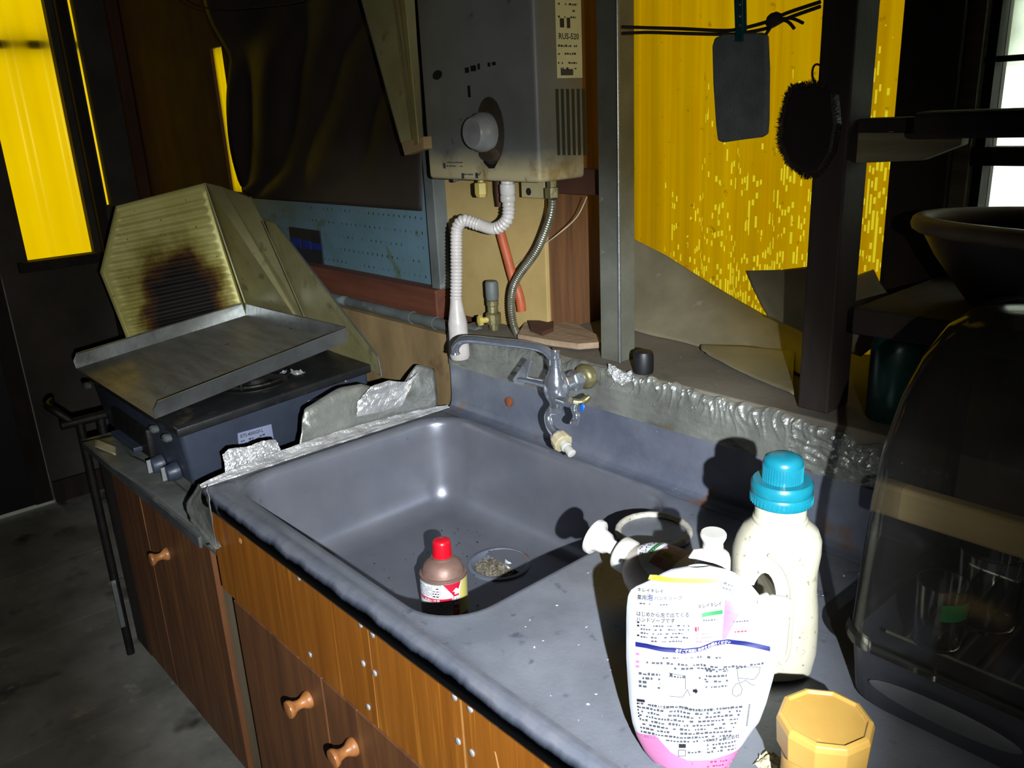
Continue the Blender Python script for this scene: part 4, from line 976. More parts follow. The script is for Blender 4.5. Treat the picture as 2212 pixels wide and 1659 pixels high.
# clothes line, clip, sponge cloth, brush
ln_ = thing('clothes_line', 'dark doubled cord strung between the two posts', 'cord', (.6, .58, 1.5))
for dy, ys in ((0,(58,60,62,66,62,46,28,4)), (1,(72,70,72,74,72,60,40,14))):
    xs_ = (1344,1400,1470,1560,1600,1660,1700,1772)
    obj('strand', MB().tube(spline([P(x, y, Y=.581+.004*dy) for x, y in zip(xs_, ys)], 6), .0024, 8), M['rope'], ln_, smooth=True)
kn = P(1672, 42, Y=.58)
obj('knot', MB().lathe([(.002,-.012),(.008,-.006),(.009,0),(.007,.007),(.002,.011)], kn, (1,.1,.5), 12), M['rope'], ln_, smooth=True)
for q in ((1735,50),(1716,62),(1640,95)):
    obj('loose_end', MB().tube(spline([kn, (kn+P(*q,Y=.579))/2+V((.004,0,.003)), P(*q,Y=.579)], 4), .0022, 6), M['rope'], ln_)
cl = thing('clothes_peg', 'teal plastic clothes peg gripping the sponge cloth', 'clothes peg', tuple(P(1597, 60, Y=.575)))
for s_ in (-1, 1):
    obj('peg_arm', MB().prism([P(x+s_*4, y, Y=.572+.004*s_) for x, y in ((1588,-30),(1606,-30),(1608,90),(1592,90))], (0,.003,0)), M['clip'], cl, bevel=.0008)
for y in (10, 35, 55): obj('peg_stud', MB().lathe([(.002,0),(.002,.002)], P(1598, y, Y=.567), (0,-1,0), 10), M['alu_edge'], cl)
def sponge_pt(x, y): return P(x, y, Y=.572)
so = [(1537,100),(1542,82),(1560,74),(1600,72),(1640,70),(1652,76),(1655,150),(1654,260),(1652,290),(1640,297),(1600,302),(1560,308),(1549,304),(1545,270),(1539,180)]
top(obj('sponge_cloth', MB().prism([sponge_pt(*q) for q in so], (0,.012,0)), M['sponge'], bevel=.003, seg=3), 'grey rectangular scrubbing pad pegged on the cord', 'sponge')
bh = thing('scrub_brush', 'black bristly scrubbing brush hanging on the timber post', 'brush', tuple(P(1770, 200, Y=.56)))
bo = [(1712,190),(1760,182),(1800,200),(1806,270),(1795,330),(1770,372),(1740,378),(1705,350),(1686,310),(1690,260),(1700,215)]
obj('brush_back', MB().prism([P(x, y, Y=.552) for x, y in bo], (0,.018,0)), M['tub'], bh, bevel=.004, seg=3)
bri = MB(); cen = P(1748, 280, Y=.553)
for k in range(2600):
    i = random.randrange(len(bo)); t = random.random(); x0, y0 = bo[i]; x1, y1 = bo[(i+1) % len(bo)]
    b0 = P(lerp(x0,x1,t), lerp(y0,y1,t), Y=.553+random.random()*.014); d = (b0-V((cen.x,b0.y,cen.z))).normalized()
    b1 = b0+d*random.uniform(.0015,.0062)+V((random.gauss(0,.0012),random.gauss(0,.002),random.gauss(0,.0012)))
    bri.tube([b0-d*.006, b1], [.0006,.0003], 3)
bb = obj('bristles', bri, M['bristle'], bh); bb['kind'] = 'stuff'
obj('hanging_loop', MB().tube(spline([P(1764,192,Y=.560), P(1755,165,Y=.560), P(1757,145,Y=.561), P(1766,139,Y=.562), P(1776,150,Y=.563), P(1772,190,Y=.562)], 6), .0014, 6), M['rope'], bh)

# dark tub on the sill
tb = V((1.155, .70, 1.1355))
tu = thing('oval_tub', 'dark oval tub with a worn wooden rim on the window sill', 'tub', tuple(tb))
obj('tub_body', MB().lathe([(.18,0),(.20,.004),(.245,.060),(.268,.098),(.262,.098),(.235,.05),(.001,.02)], tb, (0,0,1), 40, sx=1.0, sy=.48, ref=(1,0,0)), M['tub'], tu, smooth=True)
rimp = [V((tb.x+.266*math.cos(a*math.pi/24), tb.y+.128*math.sin(a*math.pi/24), tb.z+.100)) for a in range(49)]
obj('tub_rim', MB().tube(rimp, .0115, 10, False), M['tub_rim'], tu, smooth=True)

# ------------------------------------------------------------------ dish dryer
DX0, DX1, DY0, DY1 = 1.035, 1.50, .245, .512
dd = thing('dish_dryer', 'dish dryer with a dark base and smoked clear domed lid', 'dish dryer', ((DX0+DX1)/2, (DY0+DY1)/2, TOPZ+.003))
def shell_loops(prof, x0, x1, r):
    out_ = []
    for inset, z, yf, yb in prof: out_.append(rrect(x0+inset, x1-inset, yf, yb, r, z, 6))
    return out_
obj('base', MB().loops(shell_loops([(.012,TOPZ+.003,DY0+.012,DY1-.006),(.006,TOPZ+.010,DY0+.006,DY1-.004),(.002,TOPZ+.06,DY0+.002,DY1),(.0,TOPZ+.072,DY0,DY1),(.004,TOPZ+.0725,DY0+.004,DY1-.004),(.012,TOPZ+.060,DY0+.012,DY1-.012)], DX0, DX1, .035), True, True), M['dryer_base'], dd, smooth=True)
obj('base_rim', MB().loops(shell_loops([(-.004,TOPZ+.0735,DY0-.004,DY1+.002),(-.005,TOPZ+.078,DY0-.005,DY1+.003),(-.004,TOPZ+.083,DY0-.004,DY1+.002),(.004,TOPZ+.083,DY0+.004,DY1-.004),(.004,TOPZ+.0735,DY0+.004,DY1-.004),(-.004,TOPZ+.0735,DY0-.004,DY1+.002)], DX0, DX1, .035)), M['dome'], dd, smooth=True)
dp = [(.0,.884,DY0,DY1),(.002,.95,DY0+.003,DY1),(.004,1.02,DY0+.009,DY1),(.006,1.075,DY0+.020,DY1),(.009,1.12,DY0+.042,DY1),(.013,1.155,DY0+.073,DY1-.002),(.020,1.180,DY0+.108,DY1-.006),(.032,1.192,DY0+.14,DY1-.014),(.06,1.197,DY0+.17,DY1-.05)]
obj('lid', MB().loops(shell_loops(dp, DX0, DX1, .033), False, True), M['dome'], dd, smooth=True)
lh = P(2040, 1480, Y=DY0)
obj('base_badge', MB().loops([[V((1.14+.07*math.cos(t*.2618)-.0, DY0-.0022, TOPZ+.040+.012*math.sin(t*.2618))) for t in range(24)], [V((1.14+.066*math.cos(t*.2618), DY0-.0032, TOPZ+.040+.010*math.sin(t*.2618))) for t in range(24)]], True, True), mat('dull_badge', '46484a', '3c3e40', 20, .5), dd, smooth=True)
rk = MB()
for k in range(16): rk.tube([(DX0+.05+.024*k, DY0+.04, TOPZ+.075), (DX0+.05+.024*k, DY1-.04, TOPZ+.075)], .0016, 6)
rk.tube([(DX0+.03, DY0+.04, TOPZ+.075), (DX1-.03, DY0+.04, TOPZ+.075)], .002, 6).tube([(DX0+.03, DY1-.04, TOPZ+.075), (DX1-.03, DY1-.04, TOPZ+.075)], .002, 6)
obj('rack', rk, M['flex'], dd)
wb0, wb1 = P(1935, 1068, Y=.36), P(2212, 1118, Y=.36)
wbz = wb0.z
top(obj('wooden_board', MB().box(wb0.x, 1.44, .352, .372, wb0.z-.026, wb0.z+.012), M['wood_bar'], bevel=.005, seg=3), 'beige wooden board lying across the glasses inside the dish dryer', 'board')
for k, (x, y) in enumerate(((1.13,.362),(1.36,.362))):
    top(obj('drinking_glass', MB().lathe([(.024,.0),(.027,.002),(.031,wb0.z-.0275-TOPZ-.079),(.029,wb0.z-.0275-TOPZ-.079),(.0245,.006),(.001,.005)], (x,y,TOPZ+.078), (0,0,1), 24), M['glass'], smooth=True), ('clear drinking glass next to the printed cup inside the dish dryer', 'clear drinking glass at the far end of the board from the printed cup')[k], 'glass', 'glasses in the dish dryer')
ct = V((1.11,.295,TOPZ+.078))
cu = thing('glass_cup', 'small glass cup with green print inside the dish dryer', 'cup', tuple(ct))
obj('cup_body', MB().lathe([(.018,0),(.021,.002),(.024,.070),(.0225,.070),(.019,.005),(.001,.004)], ct, (0,0,1), 24), M['glass'], cu, smooth=True)
obj('cup_print', MB().grid(lambda u, v: ct+V((.0245*math.cos(-1.2+u*1.2), .0245*math.sin(-1.2+u*1.2), .04+.018*v)), 6, 2), M['ink_green'], cu)

# ------------------------------------------------------------------ gas can in the basin
CB = V((.372, .223, FLZ+.0035)); CR = .0385
can = thing('gas_can', 'spray gas can with red cap and printed label standing in the basin', 'gas can', tuple(CB), (math.radians(-3.0), math.radians(-1.5), 0))
can.scale = (1, 1, .94)
Z_ = V((0,0,0))
obj('can_body', MB().lathe([(.035,0),(CR,.003),(CR,.070),(.0391,.072),(.0391,.075),(.036,.076)], Z_, (0,0,1), 40), M['can_metal'], can, smooth=True, local=True)
obj('can_shoulder', MB().lathe([(.036,.074),(.035,.080),(.031,.091),(.024,.098),(.0175,.101),(.0175,.104),(.0185,.105)], Z_, (0,0,1), 32), M['can_metal'], can, smooth=True, local=True)
obj('can_cap', MB().lathe([(.0160,.101),(.0162,.105),(.0150,.129),(.0140,.134),(.0112,.136),(.001,.1362)], Z_, (0,0,1), 28), M['red_cap'], can, smooth=True, local=True)
tabc = V((-.022,.004,.100))
obj('nozzle_guide', MB().lathe([(.012,0),(.013,.004),(.011,.009),(.001,.009)], (-.014,.010,.097), (-.5,.1,.8), 16), M['can_metal'], can, smooth=True, local=True)
yc = math.atan2(CAM.y-CB.y, CAM.x-CB.x)       # direction facing the camera
def canpt(a, z): # a metres along the label from the centre line facing the camera (right positive)
    t = yc+a/CR; r = CR+.0004; return V((r*math.cos(t), r*math.sin(t), .003+z*.86))
obj('label', MB().grid(lambda u, v: canpt(lerp(-.11,.11,u), lerp(.004,.0775,v)), 60, 4), M['ink_white'], can, smooth=True, local=True)
D = Decal(lambda a, z: canpt(a, z)+V((math.cos(yc+a/CR), math.sin(yc+a/CR), 0))*.0003)
D.quad('ink_red', (-.002,.0775), (.030,.0775), (.020,.052), (.014,.052), 10, 6)
D.rect('ink_red', -.075, .0385, .012, .0465, 30, 1)
D.rect('ink_red', .014, .004, .0245, .053, 6, 4)
D.quad('ink_cream', (.031,.0775), (.075,.0775), (.075,.004), (.0255,.004), 14, 6)
D.quad('ink_cream', (.0255,.052), (.031,.0775), (.031,.004), (.0255,.004), 4, 6)
D.rect('ink_green', -.055, .0762, -.004, .0775, 20, 1)
D.quad('ink_grey', (-.0025,.0775), (-.0012,.0775), (.0145,.052), (.0135,.052), 8, 1)
D.rect('ink_grey', .0127, .004, .0133, .0465, 1, 4)
D.rect('ink_grey', -.021, .0485, -.0204, .0755, 1, 3); D.rect('ink_grey', -.0075, .0485, -.0069, .066, 1, 3)
for k in range(7): D.lines('ink_grey', -.052, -.022, .0500+.0034*k, .0016, k, .8)
for k in range(4): D.lines('ink_black', -.0195, -.009, .0500+.0058*k, .0030, 20+k, .9)
for k in range(9): D.lines('ink_grey', -.052, .0115, .0065+.0034*k, .0016, 40+k, .82)
D2 = Decal(lambda a, z: canpt(a, z)+V((math.cos(yc+a/CR), math.sin(yc+a/CR), 0))*.0006)
D2.text('ink_white', '火気と高温に注意', -.054, .0400, .0056, ydir=(0,1), fit=.046)
D2.quad('ink_white', (.0165,.053), (.0220,.053), (.0220,.060), (.0165,.060), 3, 2)
D2.quad('ink_white', (.0125,.060), (.0260,.060), (.0198,.0665), (.0188,.0665), 6, 4)
D2.rect('ink_white', .0150, .0300, .0235, .0490, 4, 3)
D2.text('ink_white', 'こ', .0195, .0235, .005, ydir=(0,1)); D2.text('ink_white', 'の', .0195, .0175, .005, ydir=(0,1)); D2.text('ink_white', 'ガ', .0142, .0195, .005, ydir=(0,1)); D2.text('ink_white', 'ス', .0142, .0135, .005, ydir=(0,1))
D3 = Decal(lambda a, z: canpt(a, z)+V((math.cos(yc+a/CR), math.sin(yc+a/CR), 0))*.0009)
D3.quad('ink_black', (.0190,.0460), (.0196,.0460), (.0168,.036), (.0160,.036), 1, 2); D3.quad('ink_black', (.0190,.0460), (.0196,.0460), (.0226,.036), (.0218,.036), 1, 2); D3.rect('ink_black', .0185, .0345, .0200, .0400, 1, 1)
for d_ in (D, D2, D3): d_.build(can, local=True)

# ------------------------------------------------------------------ soap bottles, pouch, detergent
# foam pump bottle lying on its side
A0 = P(1282, 1157, Z=.872); A1 = P(1392, 1224, Z=.853); axA = (A0-A1).normalized()
pb0 = A0-axA*.178
sb = thing('pump_bottle', 'foam soap bottle lying on its side with pump over the basin', 'soap bottle', tuple(pb0))
upA = (V((0,0,1))-axA*axA.z).normalized()
obj('bottle_body', MB().lathe([(.032,.0),(.040,.003),(.0455,.012),(.0485,.035),(.048,.065),(.043,.090),(.034,.106),(.0245,.116),(.021,.119)], pb0, axA, 36, sx=1.0, sy=.84, ref=tuple(axA.cross(V((0,0,1))))), M['bottle_brown'], sb, smooth=True)
obj('pump_collar', MB().lathe([(.0205,.118),(.0225,.120),(.0225,.134),(.020,.137),(.012,.138)], pb0, axA, 28), M['plastic_white'], sb, smooth=True)
obj('pump_stem', MB().lathe([(.009,.137),(.0095,.150),(.014,.156),(.0155,.166),(.019,.170)], pb0, axA, 24), M['plastic_white'], sb, smooth=True)
obj('pump_head', MB().lathe([(.019,.169),(.0235,.172),(.0240,.175),(.0235,.178),(.021,.1795),(.001,.1795)], pb0, axA, 32), M['plastic_white'], sb, smooth=True)
sideA = axA.cross(upA)
def botA(h, t):   # t = angle from the top of the lying body, h along the axis
    prof_ = [(.032,.0),(.040,.003),(.0455,.012),(.0485,.035),(.048,.065),(.043,.090),(.034,.106),(.0245,.116)]
    r = by_y([(hh, rr_) for rr_, hh in prof_], h)[0]+.0005
    return pb0+axA*h+upA*(r*.84*math.cos(t))+sideA*(r*math.sin(t))
lbl = MB().grid(lambda u, v: botA(lerp(.030,.110,u), lerp(-.95,.95,v)*math.sqrt(max(.02, 1-((u-.42)/.60)**2))), 16, 20)
obj('label', lbl, M['ink_white'], sb, smooth=True)
# print: u runs along the axis; lettering reads along the side
def lab_pt(a, b_, o=.0004):   # a metres across (sideways angle), b along axis
    return botA(b_, a/.042)+ (botA(b_, a/.042)-(pb0+axA*b_)).normalized()*o
sgn = -1 if sideA.dot(RT) < 0 else 1
D = Decal(lambda a, h_: lab_pt(a, h_))
M['ink_navy'] = mat('navy_ink', '1c2540', rvar=0, rough=.5)
D.text('ink_navy', 'キレイキレイ', -.022*sgn, .096, .0085, xdir=(sgn,0), ydir=(0,1), fit=.040)
D.rect('ink_green', -.014, .088, .016, .0935, 6, 1)
D.rect('ink_palepink', -.026, .055, .026, .083, 8, 4)
D.rect('ink_pink', .006, .060, .022, .076, 4, 3); D.rect('ink_pink', -.022, .070, -.014, .078, 2, 2)
D.rect('ink_green', -.010, .064, -.003, .076, 2, 2)
D.lines('ink_grey', -.012, .012, .105, .003, 3)
D.build(sb)
# second pump bottle, standing
B0 = V((.934, .166, TOPZ+.001))
sb2 = thing('pump_bottle', 'white pump soap bottle standing between pouch and detergent', 'soap bottle', tuple(B0))
obj('bottle_body', MB().lathe([(.023,0),(.028,.003),(.030,.012),(.0305,.065),(.0295,.100),(.027,.118),(.021,.129),(.016,.133)], B0, (0,0,1), 36, sx=1, sy=.8, ref=tuple(RT)), M['plastic_dirty'], sb2, smooth=True)
obj('pump_collar', MB().lathe([(.0165,.131),(.0180,.133),(.0180,.155),(.0165,.162),(.0125,.165)], B0, (0,0,1), 28), M['plastic_white'], sb2, smooth=True)
obj('pump_head', MB().lathe([(.0100,.164),(.0105,.171),(.0100,.175),(.0120,.179),(.0132,.182),(.0132,.185),(.0120,.1865),(.001,.1862)], B0, (0,0,1), 28), M['plastic_white'], sb2, smooth=True)
nzd = (RT*-1+V((0,0,.0))); nzd.z = 0; nzd.normalize()
obj('pump_spout', MB().tube([B0+V((0,0,.163))+nzd*.004, B0+V((0,0,.163))+nzd*.018, B0+V((0,0,.157))+nzd*.021], [.0055,.0048,.0042], 12), M['plastic_white'], sb2, smooth=True)

# refill pouch
PO = P(1480, 1652, Z=TOPZ+.002); hdir = V((.50, -.866, 0)); lean = math.radians(13)
PN = (hdir*math.cos(lean)+V((0,0,math.sin(lean)))).normalized()
rows = [(1222,1488,1532),(1228,1452,1566),(1238,1430,1590),(1255,1400,1614),(1270,1366,1628),(1285,1357,1640),(1310,1354,1662),(1340,1353,1690),(1380,1353,1688),(1420,1353,1681),(1470,1356,1669),(1520,1360,1655),(1560,1366,1640),(1590,1376,1617),(1620,1392,1597),(1645,1412,1582),(1665,1440,1570)]
def pouch(x, y, o=0.0, back=False):
    L, R = by_y(rows, y); s_ = min(1, max(0, (x-L)/(R-L)))
    p = Pplane(x, y, PO, PN)
    e = math.sin(math.pi*s_)**.55; vv = (y-1222)/(1665-1222); prof_ = (math.sin(math.pi*min(1, .06+vv*.62))**.6)
    w = .016*e*prof_
    cre = math.exp(-((x-1490-(1480-y)*.45)/22)**2)*math.exp(-((y-1470)/70)**2)   # long crease across the middle
    if p.z < TOPZ+.0015: p.z = TOPZ+.0015
    if back:
        q = p-PN*(w*.9+.0004); q.z = max(q.z, TOPZ+.0012); return q
    w += e*(.0022*math.sin((x+y*.6)/34)+.0030*noise.noise(V((x*.016, y*.016, 2))))*.9-.005*cre*e
    w += -.004*math.exp(-((y-1388-12*math.sin((x-1400)/60))/16)**2)*e*.6
    return p+PN*(w+.0004+o)
po = thing('refill_pouch', 'white and pink soap refill pouch leaning on the bottles', 'pouch', tuple(PO))
nu, nv = 44, 60
def prow(u, v, back=False):
    y = lerp(1222, 1665, v); L, R = by_y(rows, y); return pouch(lerp(L, R, u), y, 0, back)
mb = MB().grid(lambda u, v: prow(u, v), nu, nv).grid(lambda u, v: prow(u, v, True), nu, nv)
po_m = mat('glossy_white_film', '989a9d', '92949a', 8, .3, 0, .12, 40)
body = obj('pouch_body', mb, po_m, po, smooth=True)
body.data.validate()
# pink foot of the pouch
D = Decal(lambda x, y: pouch(x, y, .0003))
pk = MB()
def pinkfn(u, v):
    x0 = lerp(1372, 1608, u)
    yt = by_y([(1360,1575),(1385,1578),(1420,1575),(1455,1608),(1490,1625),(1540,1628),(1610,1610)], x0)[0]
    y = lerp(yt, 1665, v); L, R = by_y(rows, y); x = min(max(x0, L), R); return pouch(x, y, .0003)
pk.grid(pinkfn, 40, 14)
obj('pouch_foot_print', pk, M['ink_pink'], po, smooth=True)
D.quad('ink_yellow', (1404,1241), (1555,1246), (1555,1255), (1400,1251), 20, 2)
D.text('ink_black', 'キレイキレイ', 1378, 1274, 9, fit=58)
D.text('ink_black', '薬用', 1378, 1290, 11, fit=21)
D.text('ink_blue', '泡', 1400, 1290, 14, fit=13)
D.text('ink_grey', 'ハンドソープ', 1416, 1289, 10, fit=60)
D.lines('ink_grey', 1378, 1460, 1300, -4, 11, .5)
D.text('ink_black', 'はじめから泡で出てくる', 1377, 1324, 11, fit=114)
D.text('ink_black', 'ハンドソープです', 1377, 1336, 11, fit=84)
for k in range(5):
    D.lines('ink_grey', 1387, 1492, 1345+k*8.4, -4, 60+k, .6)
for y_ in (1338, 1345, 1366): D.rect('ink_black', 1379, y_-2, 1384, y_+2, 1, 1)
# inset panel with pink card and bottle
D.quad('ink_pink', (1568,1288), (1608,1300), (1570,1368), (1562,1368), 6, 8)
D.quad('ink_palepink', (1502,1352), (1562,1342), (1562,1378), (1506,1384), 8, 4)
D.text('ink_black', 'キレイキレイ', 1510, 1308, 11, xdir=(.98,-.14), ydir=(-.1,-1), fit=52)
D.quad('ink_green', (1518,1317), (1563,1309), (1563,1317), (1519,1325), 8, 2)
D.lines('ink_grey', 1512, 1550, 1334, -4, 8, .7, -.1); D.rect('ink_red', 1504, 1345, 1508, 1356, 1, 1); D.rect('ink_red', 1510, 1344, 1512, 1355, 1, 1)
for k in range(3): D.lines('ink_pink', 1508, 1556, 1360+k*8, -3, 70+k, .7, -.1)
# bottle drawing
oval = [(1602+36*math.cos(t*.3927), 1346+24*math.sin(t*.3927)) for t in range(17)]
for a, b_ in zip(oval, oval[1:]): D.quad('ink_pink', a, b_, (b_[0]*.985+1602*.015, b_[1]*.985+1346*.015), (a[0]*.985+1602*.015, a[1]*.985+1346*.015), 2, 1)
D.rect('ink_palepink', 1586, 1348, 1616, 1360, 4, 2); D.lines('ink_red', 1588, 1614, 1355, -4, 9, .7); D.lines('ink_grey', 1586, 1618, 1334, -4, 13, .7)
# blue wavy band
def wave(x): return by_y([(1375,1386),(1400,1388),(1440,1395),(1480,1398),(1515,1391),(1545,1377),(1575,1373),(1610,1380),(1640,1389),(1664,1397)], x)[0]
bm_ = D.m('ink_blue'); bm_.grid(lambda u, v: pouch(lerp(1375,1664,u), wave(lerp(1375,1664,u))-5+10*v, .0004), 60, 2)
bm_ = D.m('ink_palepink'); bm_.grid(lambda u, v: pouch(lerp(1373,1664,u), wave(lerp(1373,1664,u))+5+9*v, .0004), 60, 2)
DW = Decal(lambda x, y: pouch(x, y, .0009))
vs, fs = text_mesh('必ずご使用前に表示をお読みください', 1.0); w_ = max(v.x for v in vs)
DW.m('ink_white').add([pouch(1462+v.x/w_*118, wave(1462+v.x/w_*118)+3.2-8*v.y, .0009) for v in vs], fs)
for k, (x0, x1, y_, sl) in enumerate(((1435,1560,1414,-.05),(1400,1650,1424,.02),(1460,1620,1434,-.02),(1450,1530,1450,.05))):
    D.lines('ink_grey', x0, x1, y_, -5, 90+k, .75, sl)
for k in range(4): D.lines('ink_grey', 1528, 1575, 1436+k*11, -5, 120+k, .7)
for k in range(4): D.lines('ink_grey', 1383, 1430, 1449+k*9, -6, 130+k, .7)
for y_ in (1408, 1424, 1434): D.rect('ink_pink', 1376, y_-4, 1384, y_+1, 1, 1)
D.text('ink_black', 'つめかえた後はキャップをしっかりと閉め、保管してください。', 1405, 1516, 8, fit=178, xdir=(1,.02))
# instruction drawings: outlines
def line(c, pts, wd=1.2):
    for a, b_ in zip(pts, pts[1:]):
        dx, dy = b_[0]-a[0], b_[1]-a[1]; l_ = math.hypot(dx, dy) or 1; nx, ny = -dy/l_*wd/2, dx/l_*wd/2
        D.quad(c, (a[0]-nx,a[1]-ny), (b_[0]-nx,b_[1]-ny), (b_[0]+nx,b_[1]+ny), (a[0]+nx,a[1]+ny), 3, 1)
line('ink_grey', [(1594,1427),(1643,1434),(1640,1447),(1630,1459),(1596,1452),(1594,1427)])
line('ink_grey', [(1596,1452),(1600,1464),(1612,1458),(1622,1468),(1632,1472)])
line('ink_grey', [(1592,1464),(1585,1474),(1584,1486),(1592,1492),(1602,1488),(1605,1476),(1598,1464),(1592,1464)])
line('ink_grey', [(1448,1442),(1484,1446),(1484,1478)]); line('ink_grey', [(1450,1490),(1478,1494),(1488,1478),(1494,1490)])
D.quad('ink_black', (1500,1476), (1506,1475), (1506,1481), (1500,1481), 1, 1); D.quad('ink_black', (1506,1472), (1511,1477), (1511,1478), (1506,1484), 1, 1)
D.quad('ink_black', (1450,1441), (1457,1444), (1453,1448), (1452,1448), 1, 1)
D.rect('ink_black', 1378, 1503, 1396, 1509, 2, 1)
for k in range(9): D.lines('ink_grey', 1381+k*.8, 1606-k*3.5, 1514+k*8.6, -5, 160+k, .8, .02)
for k in range(5): D.rect('ink_black', 1378+k*.7, 1511+k*7, 1381+k*.7, 1515+k*7, 1, 1)
D.text('ink_black', 'ライオン株式会社', 1528, 1588, 10, xdir=(1,-.06), fit=70)
for k in range(3): D.lines('ink_grey', 1530, 1590, 1597+k*8, -5, 200+k, .75, -.06)
line('ink_black', [(1470,1602),(1485,1602),(1485,1615),(1470,1615),(1470,1602)]); D.rect('ink_black', 1471, 1588, 1486, 1597, 1, 1); D.lines('ink_grey', 1490, 1520, 1610, -5, 210, .7)
for k in range(3): D.lines('ink_red', 1495+k*4, 1572, 1634+k*9, -4, 230+k, .5)
# recycling box near the top right
line('ink_grey', [(1562,1246),(1588,1254),(1584,1276),(1558,1262),(1562,1246)]); D.lines('ink_grey', 1564, 1584, 1258, -5, 240, .9, .3); D.lines('ink_grey', 1562, 1582, 1266, -4, 241, .9, .3)
# barcode on the lower right fold
for k in range(16): D.rect('ink_black', 1618-k*.4, 1512+k*3, 1622-k*.4, 1513.6+k*3, 1, 1)
D.build(po); DW.build(po)
# spout cap
sc0, sc1 = Pplane(1636, 1302, PO, PN), Pplane(1702, 1312, PO, PN)
obj('pouch_cap', MB().lathe([(.007,.0),(.0105,.006),(.0105,.008),(.0088,.010),(.0098,.012),(.0098,.024),(.0080,.029),(.001,.0295)], sc0+PN*.001, sc1-sc0, 24), M['plastic_white'], po, smooth=True)

# detergent bottle with handle
DB = V((.962, .243, TOPZ+.001))
ux = V((RT.x, RT.y, 0)).normalized(); uy = V((-ux.y, ux.x, 0))
db = thing('detergent_bottle', 'big white detergent bottle with handle and teal cap', 'detergent bottle', tuple(DB))
SB = [(.0,-.036,.036,.026),(.004,-.042,.042,.031),(.03,-.046,.0455,.034),(.06,-.048,.0455,.034),(.09,-.048,.044,.034),(.115,-.046,.041,.034),(.14,-.047,.0405,.034),(.162,-.046,.043,.033),(.178,-.042,.043,.031),(.190,-.036,.039,.029),(.198,-.029,.031,.027),(.204,-.0255,.0265,.0255),(.232,-.0255,.0265,.0255)]
SB = [(h_*.905, a_, b_, d_) for h_, a_, b_, d_ in SB]
def dloop(h, a, b_, d, n=36):
    out_ = []
    for k in range(n):
        t = 2*math.pi*k/n; c, s_ = math.cos(t), math.sin(t)
        c2, s2 = math.copysign(abs(c)**.75, c), math.copysign(abs(s_)**.75, s_)
        if h > .177: c2, s2 = c, s_
        out_.append(DB+ux*((a+b_)/2+(b_-a)/2*c2)+uy*(d*s2)+V((0,0,h)))
    return out_
det = MB().loops([dloop(*r) for r in SB], True, True)
dbo = obj('bottle_body', det, M['plastic_dirty'], db, smooth=True)
# grip hollow (cut through) and handle bar
cut = MB().loops([[DB+ux*(lerp(-.052,-.052,0)+(.030+.013*math.cos(t*.2618)) )+uy*yy+V((0,0,.096+.042*math.sin(t*.2618))) for t in range(24)] for yy in (-.06, .06)], True, True)
cuto = obj('grip_cutter', cut, M['plastic_dirty'], db)
bpy.context.view_layer.update()
bo_ = dbo.modifiers.new('grip', 'BOOLEAN'); bo_.object = cuto; bo_.operation = 'DIFFERENCE'; bo_.solver = 'EXACT'
dg = bpy.context.evaluated_depsgraph_get(); nm_ = bpy.data.meshes.new_from_object(dbo.evaluated_get(dg)); dbo.modifiers.clear(); dbo.data = nm_
bpy.data.objects.remove(cuto)
obj('grip_ridge', MB().tube(spline([DB+ux*x+uy*-(.0345)+V((0,0,z)) for x, z in ((-.020,.160),(-.006,.147),(.004,.124),(.007,.092),(.006,.046),(.002,.032))], 6), .0022, 8), M['plastic_dirty'], db, smooth=True)
cp = DB+V((.0005*ux.x,.0005*ux.y,-.0215))
obj('cap_skirt', MB().lathe([(.0300,.224),(.0310,.226),(.0312,.234),(.0300,.236),(.0312,.238),(.0310,.246),(.0290,.249),(.020,.249)], cp, (0,0,1), 48), M['teal_cap'], db, smooth=True)
cap2 = MB()
prof_ = [(.0200,.248),(.0200,.268),(.0185,.273),(.013,.276),(.001,.2765)]
obj('cap_top', MB().lathe(prof_, cp, (0,0,1), 40), M['teal_cap'], db, smooth=True)
rib_ = MB()
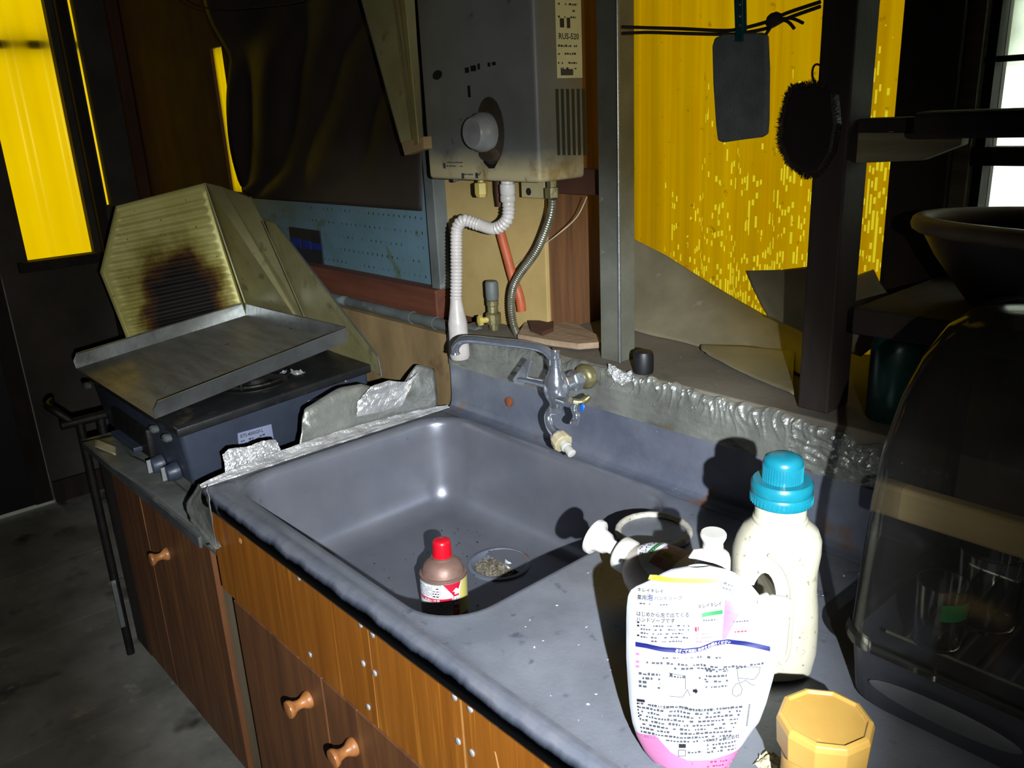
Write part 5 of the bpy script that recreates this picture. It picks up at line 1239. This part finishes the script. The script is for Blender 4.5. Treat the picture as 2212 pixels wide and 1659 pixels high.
for k in range(44):
    t = k*2*math.pi/44; rib_.tube([cp+V((.0200*math.cos(t), .0200*math.sin(t), .249)), cp+V((.0200*math.cos(t), .0200*math.sin(t), .266))], .0006, 4)
    t2 = t; rib_.tube([cp+V((.0312*math.cos(t), .0312*math.sin(t), .226)), cp+V((.0312*math.cos(t), .0312*math.sin(t), .233))], .0006, 4)
rb = obj('cap_ribs', rib_, M['teal_cap'], db); rb['kind'] = 'stuff'
obj('neck_ring', MB().lathe([(.0262,.201),(.0280,.203),(.0280,.206),(.0262,.208)], cp, (0,0,1), 36, cap=False), M['plastic_dirty'], db, smooth=True)

# white-rimmed lid lying behind the soap bottle
rc = P(1412, 1150, Z=TOPZ+.004)
lid = thing('shallow_dish', 'white-rimmed shallow dish lying on the worktop behind the soap bottle', 'dish', (rc.x, rc.y, TOPZ+.001))
obj('dish_rim', MB().tube([V((rc.x+.052*math.cos(t*.2618), rc.y+.052*math.sin(t*.2618), TOPZ+.0065)) for t in range(25)], .0050, 10, False), M['ring_white'], lid, smooth=True)
obj('dish_plate', MB().lathe([(.050,0),(.050,.003),(.001,.003)], (rc.x,rc.y,TOPZ+.0012), (0,0,1), 32), M['steel'], lid, smooth=True)

# amber octagonal jar at the bottom right, little crumpled packet
J = V((1.098, .098, TOPZ+.001))
jr = thing('amber_jar', 'amber plastic jar with faceted lid at the worktop corner', 'jar', tuple(J))
obj('jar_body', MB().lathe([(.030,0),(.033,.004),(.034,.060),(.030,.068),(.028,.072)], J, (0,0,1), 32), M['jar_yellow'], jr, smooth=True)
obj('jar_lid', MB().lathe([(.036,.066),(.0385,.068),(.0400,.092),(.0385,.097),(.0345,.0985),(.0335,.0955),(.001,.0955)], J, (0,0,1), 10), M['jar_yellow'], jr, bevel=.0008)
wpk = P(1672, 1648, Z=TOPZ+.006)
top(obj('crumpled_wrapper', MB().grid(lambda u, v: wpk+V((.030*(u-.5), .024*(v-.5), .010*abs(noise.noise(V((u*5,v*5,1))))+.004*math.sin(u*3.1)*math.sin(v*3.1)-.004)), 14, 12), M['plastic_cream'], solid=.0005), 'crumpled pale wrapper beside the amber jar', 'wrapper')
